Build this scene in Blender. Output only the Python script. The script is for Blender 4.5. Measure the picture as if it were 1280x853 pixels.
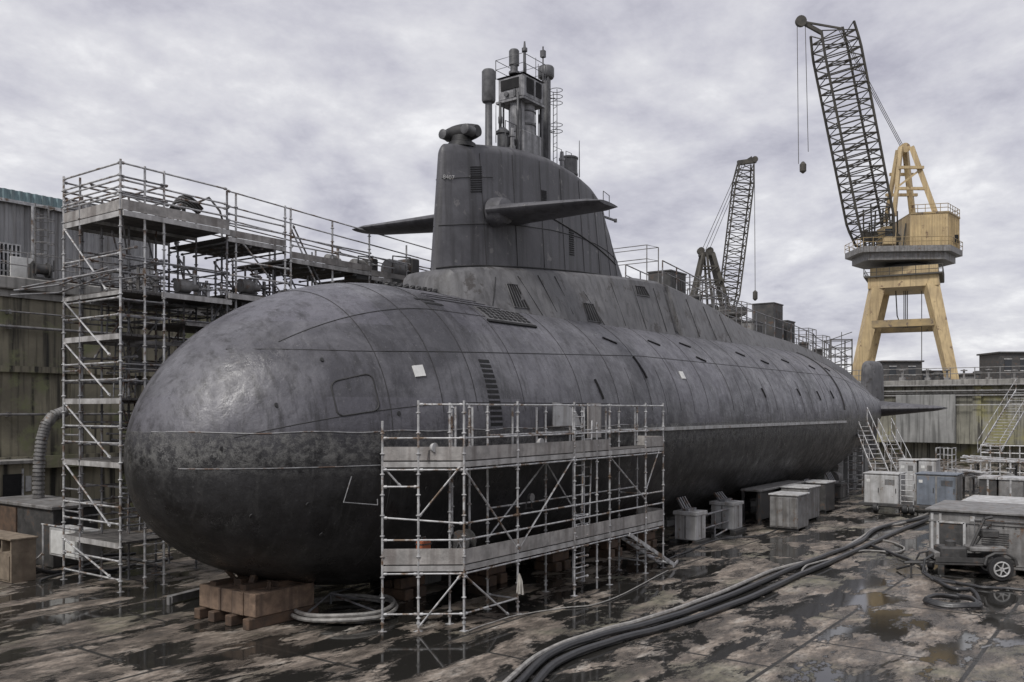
import bpy, math, random
from mathutils import Vector, Matrix
random.seed(7)
R_ = math.radians
PI = math.pi
scene = bpy.context.scene
for o in list(bpy.data.objects): bpy.data.objects.remove(o)

# ------------------------------------------------------------------ camera
# dock axes: X runs along the submarine (bow to stern), Y to its left, Z up
CX, CY, CZ = -15.6, -20.2, 5.4
TH = R_(36.2)
cd = bpy.data.cameras.new('camera'); cam = bpy.data.objects.new('camera', cd)
scene.collection.objects.link(cam); scene.camera = cam
cam.location = (CX, CY, CZ); cam.rotation_euler = (R_(90), 0, TH - R_(90))
cd.sensor_width = 36; cd.lens = 31.16; cd.shift_y = 85.5/1280
cd.clip_start = 0.1; cd.clip_end = 6000
scene.render.resolution_x = 1024; scene.render.resolution_y = 682

# ------------------------------------------------------------------ world, sun, exposure
SUN_EL, SUN_HEAD = R_(50), R_(182)         # light comes from the left and a little behind the camera
w = bpy.data.worlds.new('World'); scene.world = w; w.use_nodes = True
nt = w.node_tree; nt.nodes.clear()
def N(t, **k):
    n = nt.nodes.new(t)
    for a, b in k.items(): setattr(n, a, b)
    return n
L = nt.links.new
out = N('ShaderNodeOutputWorld'); bg = N('ShaderNodeBackground'); bg.inputs['Strength'].default_value = 0.1
sky = N('ShaderNodeTexSky', sky_type='NISHITA', sun_disc=False, sun_elevation=SUN_EL, sun_rotation=R_(90)-SUN_HEAD)
tc = N('ShaderNodeTexCoord'); sep = N('ShaderNodeSeparateXYZ'); L(tc.outputs['Generated'], sep.inputs[0])
zc = N('ShaderNodeMath', operation='MAXIMUM'); L(sep.outputs['Z'], zc.inputs[0]); zc.inputs[1].default_value = 0.0
za = N('ShaderNodeMath', operation='ADD'); L(zc.outputs[0], za.inputs[0]); za.inputs[1].default_value = 0.22
dx = N('ShaderNodeMath', operation='DIVIDE'); L(sep.outputs['X'], dx.inputs[0]); L(za.outputs[0], dx.inputs[1])
dy = N('ShaderNodeMath', operation='DIVIDE'); L(sep.outputs['Y'], dy.inputs[0]); L(za.outputs[0], dy.inputs[1])
cmb = N('ShaderNodeCombineXYZ'); L(dx.outputs[0], cmb.inputs[0]); L(dy.outputs[0], cmb.inputs[1])
n1 = N('ShaderNodeTexNoise'); n1.inputs['Scale'].default_value = 1.5; n1.inputs['Detail'].default_value = 7; n1.inputs['Roughness'].default_value = .6; n1.inputs['Distortion'].default_value = .5
n2 = N('ShaderNodeTexNoise'); n2.inputs['Scale'].default_value = 4.2; n2.inputs['Detail'].default_value = 6; n2.inputs['Roughness'].default_value = .62
L(cmb.outputs[0], n1.inputs['Vector']); L(cmb.outputs[0], n2.inputs['Vector'])
mx = N('ShaderNodeMix', data_type='FLOAT'); mx.inputs['Factor'].default_value = .4
L(n1.outputs['Fac'], mx.inputs[2]); L(n2.outputs['Fac'], mx.inputs[3])
cr = N('ShaderNodeValToRGB'); e = cr.color_ramp.elements
e[0].position = .36; e[0].color = (.36, .356, .42, 1); e[1].position = .64; e[1].color = (.80, .797, .81, 1)
m_ = cr.color_ramp.elements.new(.46); m_.color = (.50, .496, .55, 1)
m_ = cr.color_ramp.elements.new(.55); m_.color = (.62, .617, .65, 1)
L(mx.outputs[0], cr.inputs[0])
vm = N('ShaderNodeVectorMath', operation='SCALE'); vm.inputs['Scale'].default_value = 9.6; L(cr.outputs[0], vm.inputs[0])
mc = N('ShaderNodeMix', data_type='RGBA'); mc.inputs['Factor'].default_value = .95
L(sky.outputs[0], mc.inputs[6]); L(vm.outputs[0], mc.inputs[7]); L(mc.outputs[2], bg.inputs['Color']); L(bg.outputs[0], out.inputs[0])
sd = bpy.data.lights.new('sun', 'SUN'); sd.energy = 1.9; sd.angle = R_(13); sd.color = (1, .97, .93)
sun = bpy.data.objects.new('sun', sd); scene.collection.objects.link(sun)
dvec = Vector((math.cos(SUN_EL)*math.cos(SUN_HEAD), math.cos(SUN_EL)*math.sin(SUN_HEAD), math.sin(SUN_EL)))
sun.rotation_euler = dvec.to_track_quat('Z', 'Y').to_euler(); sun.location = (0, 0, 60)
vs = scene.view_settings; vs.view_transform = 'Standard'; vs.look = 'None'; vs.exposure = 0.32; vs.gamma = 1; vs.use_curve_mapping = False

# ------------------------------------------------------------------ helpers
FX, FY = math.cos(TH), math.sin(TH); RX, RY = math.sin(TH), -math.cos(TH); FO = 1108.0
def GY(px, Y):                      # X of the point on the line y = Y seen at picture column px
    k = (px-640)/FO; return CX + (Y-CY)/(FY+k*RY)*(FX+k*RX)
def GX(px, X):
    k = (px-640)/FO; return CY + (X-CX)/(FX+k*RX)*(FY+k*RY)
def GP(px, py, z=0.0):
    d = (z-CZ)*FO/(512-py); k = (px-640)/FO; return (CX+d*(FX+k*RX), CY+d*(FY+k*RY))
def ZD(py, x, y):
    d = (x-CX)*FX + (y-CY)*FY; return CZ + (512-py)*d/FO

class MB:
    def __init__(s): s.v = []; s.f = []; s.m = []; s.mi = 0; s.sm = []
    def add(s, vs, fs, smooth=False):
        b = len(s.v); s.v += [tuple(p) for p in vs]
        for f in fs: s.f.append(tuple(b+i for i in f)); s.m.append(s.mi); s.sm.append(smooth)
        return s
    def box(s, x0, x1, y0, y1, z0, z1, ch=0.0):
        if x0 > x1: x0, x1 = x1, x0
        if y0 > y1: y0, y1 = y1, y0
        if ch <= 0:
            V = [(x, y, z) for z in (z0, z1) for y in (y0, y1) for x in (x0, x1)]
            return s.add(V, [(0,2,3,1),(4,5,7,6),(0,1,5,4),(1,3,7,5),(3,2,6,7),(2,0,4,6)])
        ch = min(ch, (x1-x0)*.4, (y1-y0)*.4, (z1-z0)*.4)
        V = []; 
        for z, i in ((z0, ch), (z0+ch, 0), (z1-ch, 0), (z1, ch)):
            V += [(x0+i+ch*(i==0),y0+i*1.0,z),(x1-i-ch*(i==0),y0+i,z),(x1-i,y0+i+ch*(i==0),z),(x1-i,y1-i-ch*(i==0),z),(x1-i-ch*(i==0),y1-i,z),(x0+i+ch*(i==0),y1-i,z),(x0+i,y1-i-ch*(i==0),z),(x0+i,y0+i+ch*(i==0),z)]
        F = [tuple(range(7,-1,-1)), tuple(range(24,32))]
        for k in range(3):
            for j in range(8):
                a = k*8+j; b = k*8+(j+1)%8; F.append((a, b, b+8, a+8))
        return s.add(V, F)
    def beam(s, p0, p1, w, h, up=(0,0,1), w1=None, h1=None):
        p0 = Vector(p0); p1 = Vector(p1); d = (p1-p0).normalized(); up = Vector(up)
        if abs(d.dot(up)) > .98: up = Vector((1,0,0))
        a = d.cross(up).normalized(); b = a.cross(d)
        w1 = w if w1 is None else w1; h1 = h if h1 is None else h1; V = []
        for p, ww, hh in ((p0, w, h), (p1, w1, h1)):
            V += [p-a*ww/2-b*hh/2, p+a*ww/2-b*hh/2, p+a*ww/2+b*hh/2, p-a*ww/2+b*hh/2]
        return s.add(V, [(3,2,1,0),(4,5,6,7),(0,1,5,4),(1,2,6,5),(2,3,7,6),(3,0,4,7)])
    def tube(s, p0, p1, r, n=6, r1=None):
        return s.path([p0, p1], r, n, r1)
    def path(s, pts, r, n=6, r1=None, closed=False):
        pts = [Vector(p) for p in pts]; m = len(pts); V = []; F = []
        r1 = r if r1 is None else r1; prev = None
        for i, p in enumerate(pts):
            if closed: d = pts[(i+1) % m]-pts[i-1]
            else: d = pts[min(i+1, m-1)]-pts[max(i-1, 0)]
            d = d.normalized() if d.length > 1e-9 else Vector((0,0,1))
            if prev is None:
                a = d.cross(Vector((0,0,1)));
                if a.length < .05: a = d.cross(Vector((1,0,0)))
            else:
                a = prev - d*prev.dot(d)
                if a.length < 1e-5: a = d.cross(Vector((1,0,.1)))
            a.normalize(); prev = a; b = d.cross(a); rr = r+(r1-r)*i/max(1, m-1)
            for k in range(n):
                t = 2*PI*k/n; V.append(p+(a*math.cos(t)+b*math.sin(t))*rr)
        for i in range(m-1 if not closed else m):
            j = (i+1) % m
            for k in range(n):
                l = (k+1) % n; F.append((i*n+k, i*n+l, j*n+l, j*n+k))
        if not closed: F += [tuple(range(n-1, -1, -1)), tuple((m-1)*n+k for k in range(n))]
        return s.add(V, F, True)
    def lathe(s, c, prof, n=20, ax='z'):
        V = []; F = []
        for r, h in prof:
            for k in range(n):
                t = 2*PI*k/n; x, y = r*math.cos(t), r*math.sin(t)
                q = {'z': (x, y, h), 'x': (h, x, y), 'y': (y, h, x)}[ax]
                V.append((c[0]+q[0], c[1]+q[1], c[2]+q[2]))
        for i in range(len(prof)-1):
            for k in range(n):
                l = (k+1) % n; F.append((i*n+k, i*n+l, (i+1)*n+l, (i+1)*n+k))
        F += [tuple(range(n-1, -1, -1)), tuple((len(prof)-1)*n+k for k in range(n))]
        return s.add(V, F, True)
    def loft(s, rings, closed=True, caps=True):
        n = len(rings[0]); V = [p for r in rings for p in r]; F = []
        for i in range(len(rings)-1):
            for k in range(n if closed else n-1):
                l = (k+1) % n; F.append((i*n+k, i*n+l, (i+1)*n+l, (i+1)*n+k))
        if caps: F += [tuple(range(n-1, -1, -1)), tuple((len(rings)-1)*n+k for k in range(n))]
        return s.add(V, F, True)
    def prism(s, poly, z0, z1):
        n = len(poly); V = [(x, y, z0) for x, y in poly]+[(x, y, z1) for x, y in poly]
        F = [tuple(range(n-1, -1, -1)), tuple(range(n, 2*n))]+[(i, (i+1) % n, n+(i+1) % n, n+i) for i in range(n)]
        return s.add(V, F)
    def build(s, name, mats, parent=None, local=False, ang=35):
        me = bpy.data.meshes.new(name)
        off = Vector((0,0,0))
        if parent is not None and not local:
            q = parent
            while q is not None: off += q.location; q = q.parent
        me.from_pydata([(v[0]-off.x, v[1]-off.y, v[2]-off.z) for v in s.v], [], s.f)
        if not isinstance(mats, (list, tuple)): mats = [mats]
        for m in mats: me.materials.append(m)
        me.polygons.foreach_set('material_index', s.m)
        me.polygons.foreach_set('use_smooth', s.sm)
        me.update()
        import bmesh
        bm = bmesh.new(); bm.from_mesh(me); bmesh.ops.recalc_face_normals(bm, faces=bm.faces); bm.to_mesh(me); bm.free()
        if any(s.sm): me.set_sharp_from_angle(angle=R_(ang))
        o = bpy.data.objects.new(name, me); scene.collection.objects.link(o)
        if parent is not None: o.parent = parent
        return o
def tag(o, label=None, cat=None, group=None, kind=None):
    if label: o['label'] = label
    if cat: o['category'] = cat
    if group: o['group'] = group
    if kind: o['kind'] = kind
    return o
def thing(name, label, cat, loc=(0,0,0), rz=0, group=None):
    o = bpy.data.objects.new(name, None); scene.collection.objects.link(o); o.empty_display_size = .3
    o.location = loc; o.rotation_euler = (0,0,rz); return tag(o, label, cat, group)
def part(name, mb, m, p): return mb.build(name, m, p)
def kids(o): return [c for c in bpy.data.objects if c.parent == o]
def dup(o, loc, label, rz=None):
    ch = kids(o); c = o.copy(); scene.collection.objects.link(c); c.location = loc
    if rz is not None: c.rotation_euler = (0,0,rz)
    c['label'] = label
    for k in ch:
        g = kids(k); kk = k.copy(); scene.collection.objects.link(kk); kk.parent = c
        for q in g:
            qq = q.copy(); scene.collection.objects.link(qq); qq.parent = kk
    return c

# ------------------------------------------------------------------ materials
def mat(name, c1, c2=None, scale=2.0, rough=.6, rough2=None, metal=0.0, bump=.15, bscale=None, streak=None, samt=.5, rust=None, ramt=.0, rscale=1.2, grain=.0):
    m = bpy.data.materials.new(name); m.use_nodes = True; t = m.node_tree; t.nodes.clear()
    def n(ty, **k):
        q = t.nodes.new(ty)
        for a, b in k.items(): setattr(q, a, b)
        return q
    l = t.links.new
    o = n('ShaderNodeOutputMaterial'); b = n('ShaderNodeBsdfPrincipled'); l(b.outputs[0], o.inputs[0])
    g = n('ShaderNodeNewGeometry')
    c2 = c2 or tuple(x*.7 for x in c1)
    na = n('ShaderNodeTexNoise'); na.inputs['Scale'].default_value = scale; na.inputs['Detail'].default_value = 6; na.inputs['Roughness'].default_value = .62
    l(g.outputs['Position'], na.inputs['Vector'])
    ra = n('ShaderNodeValToRGB'); ra.color_ramp.elements[0].position = .36; ra.color_ramp.elements[1].position = .64
    ra.color_ramp.elements[0].color = (*c2, 1); ra.color_ramp.elements[1].color = (*c1, 1); l(na.outputs['Fac'], ra.inputs[0])
    col = ra.outputs[0]
    if streak:
        mp = n('ShaderNodeMapping'); mp.inputs['Scale'].default_value = (3.2, 3.2, .16); l(g.outputs['Position'], mp.inputs[0])
        nb = n('ShaderNodeTexNoise'); nb.inputs['Scale'].default_value = 1.3; nb.inputs['Detail'].default_value = 5; l(mp.outputs[0], nb.inputs['Vector'])
        rb = n('ShaderNodeValToRGB'); rb.color_ramp.elements[0].position = .48; rb.color_ramp.elements[1].position = .66
        rb.color_ramp.elements[1].color = (samt, samt, samt, 1); l(nb.outputs['Fac'], rb.inputs[0])
        mm = n('ShaderNodeMix', data_type='RGBA'); l(rb.outputs[0], mm.inputs[0]); l(col, mm.inputs[6]); mm.inputs[7].default_value = (*streak, 1); col = mm.outputs[2]
    if rust:
        nr = n('ShaderNodeTexNoise'); nr.inputs['Scale'].default_value = rscale; nr.inputs['Detail'].default_value = 9; nr.inputs['Roughness'].default_value = .7; l(g.outputs['Position'], nr.inputs['Vector'])
        rr = n('ShaderNodeValToRGB'); rr.color_ramp.elements[0].position = .62-ramt*.3; rr.color_ramp.elements[1].position = .68-ramt*.25; l(nr.outputs['Fac'], rr.inputs[0])
        mm = n('ShaderNodeMix', data_type='RGBA'); l(rr.outputs[0], mm.inputs[0]); l(col, mm.inputs[6]); mm.inputs[7].default_value = (*rust, 1); col = mm.outputs[2]
    l(col, b.inputs['Base Color'])
    if rough2 is None: rough2 = min(1, rough+.15)
    mr = n('ShaderNodeMapRange'); mr.inputs[1].default_value = .35; mr.inputs[2].default_value = .65; mr.inputs[3].default_value = rough; mr.inputs[4].default_value = rough2
    l(na.outputs['Fac'], mr.inputs[0]); l(mr.outputs[0], b.inputs['Roughness']); b.inputs['Metallic'].default_value = metal
    if bump:
        nc = n('ShaderNodeTexNoise'); nc.inputs['Scale'].default_value = bscale or scale*8; nc.inputs['Detail'].default_value = 5; l(g.outputs['Position'], nc.inputs['Vector'])
        bp = n('ShaderNodeBump'); bp.inputs['Strength'].default_value = bump; bp.inputs['Distance'].default_value = .03; l(nc.outputs['Fac'], bp.inputs['Height']); l(bp.outputs[0], b.inputs['Normal'])
    return m
M = {}
M['galv'] = mat('galvanised_steel', (.60,.60,.60), (.30,.30,.305), 4, .42, .65, .25, .1, rust=(.17,.12,.085), ramt=.32, rscale=2.2)
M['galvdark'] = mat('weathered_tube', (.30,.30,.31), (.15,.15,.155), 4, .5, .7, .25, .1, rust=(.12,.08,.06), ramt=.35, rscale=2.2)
M['alu'] = mat('deck_aluminium', (.55,.54,.53), (.34,.33,.32), 2.5, .45, .7, .2, .15, streak=(.18,.17,.16), samt=.6)
M['toe'] = mat('toe_board', (.42,.40,.38), (.24,.23,.22), 3, .7, .85, 0, .3, streak=(.16,.14,.13), samt=.7)
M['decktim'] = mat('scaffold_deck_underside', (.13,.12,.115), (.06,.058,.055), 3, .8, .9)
M['black'] = mat('black_rubber', (.02,.02,.022), (.035,.034,.034), 4, .5, .7, 0, .1)
M['void'] = mat('dark_recess', (.008,.008,.009), (.012,.012,.012), 4, .8, .9, 0, 0)
M['sail'] = mat('sail_paint', (.115,.114,.124), (.068,.067,.074), 1.1, .48, .66, .0, .18, 14, streak=(.042,.041,.043), samt=.75, rust=(.17,.165,.165), ramt=.06, rscale=2)
M['casing'] = mat('casing_paint', (.15,.148,.152), (.08,.079,.083), 1.4, .5, .7, .0, .25, 12, streak=(.05,.048,.048), samt=.7, rust=(.055,.05,.048), ramt=.25, rscale=1.6)
M['mast'] = mat('mast_metal', (.16,.16,.165), (.08,.08,.082), 4, .4, .6, .3, .15, streak=(.05,.05,.05), samt=.6)
M['mastlight'] = mat('mast_pale', (.36,.36,.37), (.17,.17,.175), 4, .45, .65, .2, .2, streak=(.07,.07,.07), samt=.7)
M['steel'] = mat('grey_steel', (.27,.265,.26), (.15,.147,.145), 2.5, .5, .7, .15, .2, streak=(.09,.08,.07), samt=.6, rust=(.14,.09,.06), ramt=.12, rscale=3)
M['darksteel'] = mat('dark_steel', (.085,.083,.082), (.045,.044,.043), 3, .5, .75, .1, .25, rust=(.11,.075,.055), ramt=.2, rscale=3)
M['pale'] = mat('pale_painted_metal', (.52,.52,.52), (.36,.36,.355), 1.8, .5, .65, 0, .1, streak=(.20,.18,.16), samt=.6, rust=(.2,.15,.11), ramt=.08, rscale=4)
M['blue'] = mat('blue_grey_metal', (.19,.215,.255), (.13,.145,.17), 2, .5, .65, 0, .1, streak=(.08,.09,.10), samt=.6, rust=(.2,.17,.15), ramt=.08, rscale=3)
M['timber'] = mat('rough_timber', (.27,.19,.135), (.13,.09,.065), 3.5, .75, .9, 0, .5, 30, streak=(.08,.06,.05), samt=.7)
M['timberdark'] = mat('dark_timber', (.14,.09,.06), (.07,.05,.038), 3.5, .7, .9, 0, .5, 30)
M['tan'] = mat('tan_board', (.27,.22,.165), (.15,.12,.09), 3, .7, .85, 0, .2, streak=(.16,.12,.09), samt=.6)
M['yellow'] = mat('crane_yellow', (.56,.43,.235), (.42,.32,.18), .5, .5, .65, 0, .1, 3, streak=(.26,.19,.11), samt=.6, rust=(.17,.11,.07), ramt=.12, rscale=.8)
M['yellowdark'] = mat('crane_yellow_dirty', (.38,.28,.14), (.22,.17,.10), .6, .55, .7, 0, .1, 3, rust=(.12,.09,.07), ramt=.2, rscale=.8)
M['lattice'] = mat('crane_lattice_paint', (.085,.078,.065), (.045,.042,.037), 1, .6, .8)
M['concreteL'] = mat('mossy_concrete', (.30,.275,.20), (.17,.155,.115), .55, .8, .95, 0, .5, 6, streak=(.022,.021,.019), samt=.95, rust=(.21,.22,.12), ramt=.3, rscale=.35)
M['concreteE'] = mat('stained_concrete', (.30,.29,.24), (.17,.165,.135), .35, .8, .95, 0, .4, 3, streak=(.045,.042,.036), samt=.9, rust=(.24,.225,.11), ramt=.35, rscale=.12)
M['concreteG'] = mat('grey_panel_concrete', (.30,.30,.29), (.20,.20,.195), .5, .8, .95, 0, .3, 3, streak=(.08,.08,.075), samt=.7)
M['coping'] = mat('coping_concrete', (.34,.33,.31), (.2,.195,.18), .8, .8, .95, 0, .4, 6, streak=(.09,.085,.08), samt=.7)
M['clad'] = mat('corrugated_cladding', (.34,.34,.345), (.24,.24,.245), .7, .5, .7, .1, .05, streak=(.13,.12,.11), samt=.7)
M['cladteal'] = mat('teal_cladding', (.21,.30,.32), (.14,.20,.215), .7, .5, .7, .1, .05, streak=(.1,.12,.12), samt=.6)
M['glass'] = mat('window_glass', (.03,.035,.04), (.02,.022,.025), 2, .08, .15, 0, 0)
M['white'] = mat('white_paint', (.72,.72,.70), (.58,.58,.56), 5, .5, .6, 0, .05)
M['line'] = mat('weld_line', (.045,.044,.045), (.02,.02,.02), 5, .6, .8, 0, .1)
M['orange'] = mat('orange_plastic', (.42,.13,.06), (.30,.09,.045), 5, .5, .6)
M['hose'] = mat('black_hose', (.05,.05,.052), (.028,.028,.03), 6, .32, .5, 0, .15, 40)
M['hosegrey'] = mat('grey_hose', (.34,.33,.31), (.19,.18,.17), 6, .5, .7, 0, .15, 40)
M['quay'] = mat('quay_concrete', (.27,.26,.24), (.17,.165,.15), .3, .85, .95, 0, .3)
M['barnacle'] = mat('tarp', (.55,.53,.48), (.4,.38,.34), 3, .8, .9)

def hull_material():
    m = bpy.data.materials.new('hull_paint'); m.use_nodes = True; t = m.node_tree; t.nodes.clear()
    def n(ty, **k):
        q = t.nodes.new(ty)
        for a, b in k.items(): setattr(q, a, b)
        return q
    l = t.links.new
    def noise(sc, det=6, ro=.6, vec=None, dist=0):
        q = n('ShaderNodeTexNoise'); q.inputs['Scale'].default_value = sc; q.inputs['Detail'].default_value = det; q.inputs['Roughness'].default_value = ro; q.inputs['Distortion'].default_value = dist
        l(vec or g.outputs['Position'], q.inputs['Vector']); return q.outputs['Fac']
    def ramp(f, a, b, ca, cb):
        q = n('ShaderNodeValToRGB'); q.color_ramp.elements[0].position = a; q.color_ramp.elements[1].position = b
        q.color_ramp.elements[0].color = (*ca, 1); q.color_ramp.elements[1].color = (*cb, 1); l(f, q.inputs[0]); return q.outputs[0]
    def mix(f, a, b):
        q = n('ShaderNodeMix', data_type='RGBA'); l(f, q.inputs[0])
        for s_, v in ((6, a), (7, b)):
            if isinstance(v, tuple): q.inputs[s_].default_value = (*v, 1)
            else: l(v, q.inputs[s_])
        return q.outputs[2]
    def math_(op, a, b):
        q = n('ShaderNodeMath', operation=op)
        for i, v in enumerate((a, b)):
            if isinstance(v, (int, float)): q.inputs[i].default_value = v
            else: l(v, q.inputs[i])
        return q.outputs[0]
    o = n('ShaderNodeOutputMaterial'); b = n('ShaderNodeBsdfPrincipled'); l(b.outputs[0], o.inputs[0])
    g = n('ShaderNodeNewGeometry'); sp = n('ShaderNodeSeparateXYZ'); l(g.outputs['Position'], sp.inputs[0]); Z = sp.outputs['Z']
    K0, K1 = (0,0,0), (1,1,1)
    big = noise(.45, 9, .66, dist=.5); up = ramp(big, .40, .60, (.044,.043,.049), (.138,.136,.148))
    vb = n('ShaderNodeTexBrick'); vb.inputs['Scale'].default_value = 1; vb.inputs['Mortar Size'].default_value = .0; vb.inputs['Brick Width'].default_value = 2.6; vb.inputs['Row Height'].default_value = 1.9
    vb.inputs['Color1'].default_value = (.0,.0,.0,1); vb.inputs['Color2'].default_value = (1,1,1,1)
    cx = n('ShaderNodeCombineXYZ'); l(sp.outputs['X'], cx.inputs[0]); l(Z, cx.inputs[1]); l(cx.outputs[0], vb.inputs['Vector'])
    up = mix(math_('MULTIPLY', vb.outputs['Color'], .5), up, (.138,.134,.158))
    mp = n('ShaderNodeMapping'); mp.inputs['Scale'].default_value = (2.6, 1.2, .20); l(g.outputs['Position'], mp.inputs[0])
    st = noise(1.7, 9, .72, mp.outputs[0]); up = mix(ramp(st, .50, .66, K0, (.85,.85,.85)), up, (.030,.029,.031))
    up = mix(ramp(noise(5, 10, .8), .52, .66, K0, (.6,.6,.6)), up, (.045,.043,.045))
    up = mix(ramp(noise(11, 9, .8, dist=.3), .58, .70, K0, (.55,.55,.55)), up, (.28,.275,.275))
    rs = noise(1.1, 10, .78, mp.outputs[0], .3); up = mix(ramp(rs, .64, .74, K0, (.35,.35,.35)), up, (.13,.095,.07))
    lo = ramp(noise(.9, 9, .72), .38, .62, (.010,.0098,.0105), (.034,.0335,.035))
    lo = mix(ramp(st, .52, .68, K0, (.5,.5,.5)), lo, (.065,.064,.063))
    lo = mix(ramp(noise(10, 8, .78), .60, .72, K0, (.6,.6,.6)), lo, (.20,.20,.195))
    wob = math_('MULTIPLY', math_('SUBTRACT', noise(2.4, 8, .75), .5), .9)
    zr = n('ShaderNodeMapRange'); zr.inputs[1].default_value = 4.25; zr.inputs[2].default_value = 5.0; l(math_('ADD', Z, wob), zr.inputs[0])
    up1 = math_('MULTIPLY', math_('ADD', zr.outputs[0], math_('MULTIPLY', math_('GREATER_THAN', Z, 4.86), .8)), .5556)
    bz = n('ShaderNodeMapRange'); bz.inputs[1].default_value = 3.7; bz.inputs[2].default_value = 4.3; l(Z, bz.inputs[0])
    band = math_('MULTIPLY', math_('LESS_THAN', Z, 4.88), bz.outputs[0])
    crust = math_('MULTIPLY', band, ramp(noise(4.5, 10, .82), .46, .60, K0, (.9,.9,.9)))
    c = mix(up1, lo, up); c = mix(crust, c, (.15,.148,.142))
    l(c, b.inputs['Base Color'])
    ro = n('ShaderNodeMapRange'); ro.inputs[1].default_value = .35; ro.inputs[2].default_value = .65; ro.inputs[3].default_value = .24; ro.inputs[4].default_value = .58; l(noise(2.2, 8, .7), ro.inputs[0]); l(ro.outputs[0], b.inputs['Roughness'])
    fr_ = math_('MULTIPLY', math_('SINE', math_('MULTIPLY', sp.outputs['X'], 5.2), 0), .10)
    h = math_('ADD', math_('MULTIPLY', noise(1.1, 4, .55), 2.2), math_('MULTIPLY', noise(22, 6, .7), .22))
    h = math_('ADD', h, fr_); h = math_('ADD', h, math_('MULTIPLY', noise(5, 6, .65), .35))
    h = math_('ADD', h, math_('MULTIPLY', crust, .5))
    bp = n('ShaderNodeBump'); bp.inputs['Strength'].default_value = .45; bp.inputs['Distance'].default_value = .06; l(h, bp.inputs['Height']); l(bp.outputs[0], b.inputs['Normal'])
    return m
M['hull'] = hull_material()

def ground_material():
    m = bpy.data.materials.new('wet_dock_concrete'); m.use_nodes = True; t = m.node_tree; t.nodes.clear()
    def n(ty, **k):
        q = t.nodes.new(ty)
        for a, b in k.items(): setattr(q, a, b)
        return q
    l = t.links.new
    g = n('ShaderNodeNewGeometry')
    # ridges run across the view: rotate a little and stretch
    mp = n('ShaderNodeMapping'); mp.inputs['Rotation'].default_value = (0, 0, R_(50)); mp.inputs['Scale'].default_value = (.75, 1.7, 1); l(g.outputs['Position'], mp.inputs[0])
    def noise(sc, det=6, ro=.6, vec=None, dist=0):
        q = n('ShaderNodeTexNoise'); q.inputs['Scale'].default_value = sc; q.inputs['Detail'].default_value = det; q.inputs['Roughness'].default_value = ro; q.inputs['Distortion'].default_value = dist
        l(vec or mp.outputs[0], q.inputs['Vector']); return q.outputs['Fac']
    def ramp(f, st):
        q = n('ShaderNodeValToRGB'); e = q.color_ramp.elements
        while len(e) < len(st): e.new(.5)
        for i, (p, c) in enumerate(st): e[i].position = p; e[i].color = (*c, 1)
        l(f, q.inputs[0]); return q.outputs[0]
    def mix(f, a, b):
        q = n('ShaderNodeMix', data_type='RGBA'); l(f, q.inputs[0])
        for s_, v in ((6, a), (7, b)):
            if isinstance(v, tuple): q.inputs[s_].default_value = (*v, 1)
            else: l(v, q.inputs[s_])
        return q.outputs[2]
    K0, K1 = (0,0,0), (1,1,1)
    o = n('ShaderNodeOutputMaterial'); b = n('ShaderNodeBsdfPrincipled'); l(b.outputs[0], o.inputs[0])
    base = ramp(noise(.75, 10, .72, dist=.15), [(.34,(.07,.062,.054)), (.45,(.17,.14,.115)), (.55,(.34,.285,.235)), (.66,(.45,.415,.37))])
    base = mix(ramp(noise(5.5, 10, .8), [(.47,K0),(.60,(.85,.85,.85))]), base, (.075,.065,.055))
    base = mix(ramp(noise(.3, 4, .5, g.outputs['Position']), [(.54,K0),(.64,(.45,.45,.45))]), base, (.15,.16,.10))
    wet = ramp(noise(.42, 9, .7, dist=.3), [(.482,K0),(.515,K1)])       # puddles
    damp = ramp(noise(.9, 9, .76, dist=.25), [(.44,K0),(.58,K1)])
    br = n('ShaderNodeTexBrick'); br.inputs['Scale'].default_value = 1; br.inputs['Brick Width'].default_value = 5.2; br.inputs['Row Height'].default_value = 3.4; br.inputs['Mortar Size'].default_value = .05
    br.inputs['Color1'].default_value = (0,0,0,1); br.inputs['Color2'].default_value = (0,0,0,1); br.inputs['Mortar'].default_value = (1,1,1,1); l(g.outputs['Position'], br.inputs['Vector'])
    c = mix(damp, base, (.075,.067,.058)); 
    q = n('ShaderNodeMath', operation='MULTIPLY'); l(damp, q.inputs[0]); q.inputs[1].default_value = .78
    c = mix(q.outputs[0], base, (.06,.053,.046))
    c = mix(wet, c, (.022,.021,.019)); c = mix(br.outputs['Color'], c, (.03,.028,.025))
    l(c, b.inputs['Base Color'])
    r = mix(damp, (.7,.7,.7), (.24,.24,.24)); r = mix(wet, r, (.06,.06,.06)); l(r, b.inputs['Roughness'])
    iv = n('ShaderNodeMath', operation='SUBTRACT'); iv.inputs[0].default_value = 1.0; l(wet, iv.inputs[1])
    hm = n('ShaderNodeMath', operation='MULTIPLY'); l(iv.outputs[0], hm.inputs[0]); l(noise(7, 9, .7), hm.inputs[1])
    bp = n('ShaderNodeBump'); bp.inputs['Strength'].default_value = .55; bp.inputs['Distance'].default_value = .06; l(hm.outputs[0], bp.inputs['Height']); l(bp.outputs[0], b.inputs['Normal'])
    return m
M['ground'] = ground_material()

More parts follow.
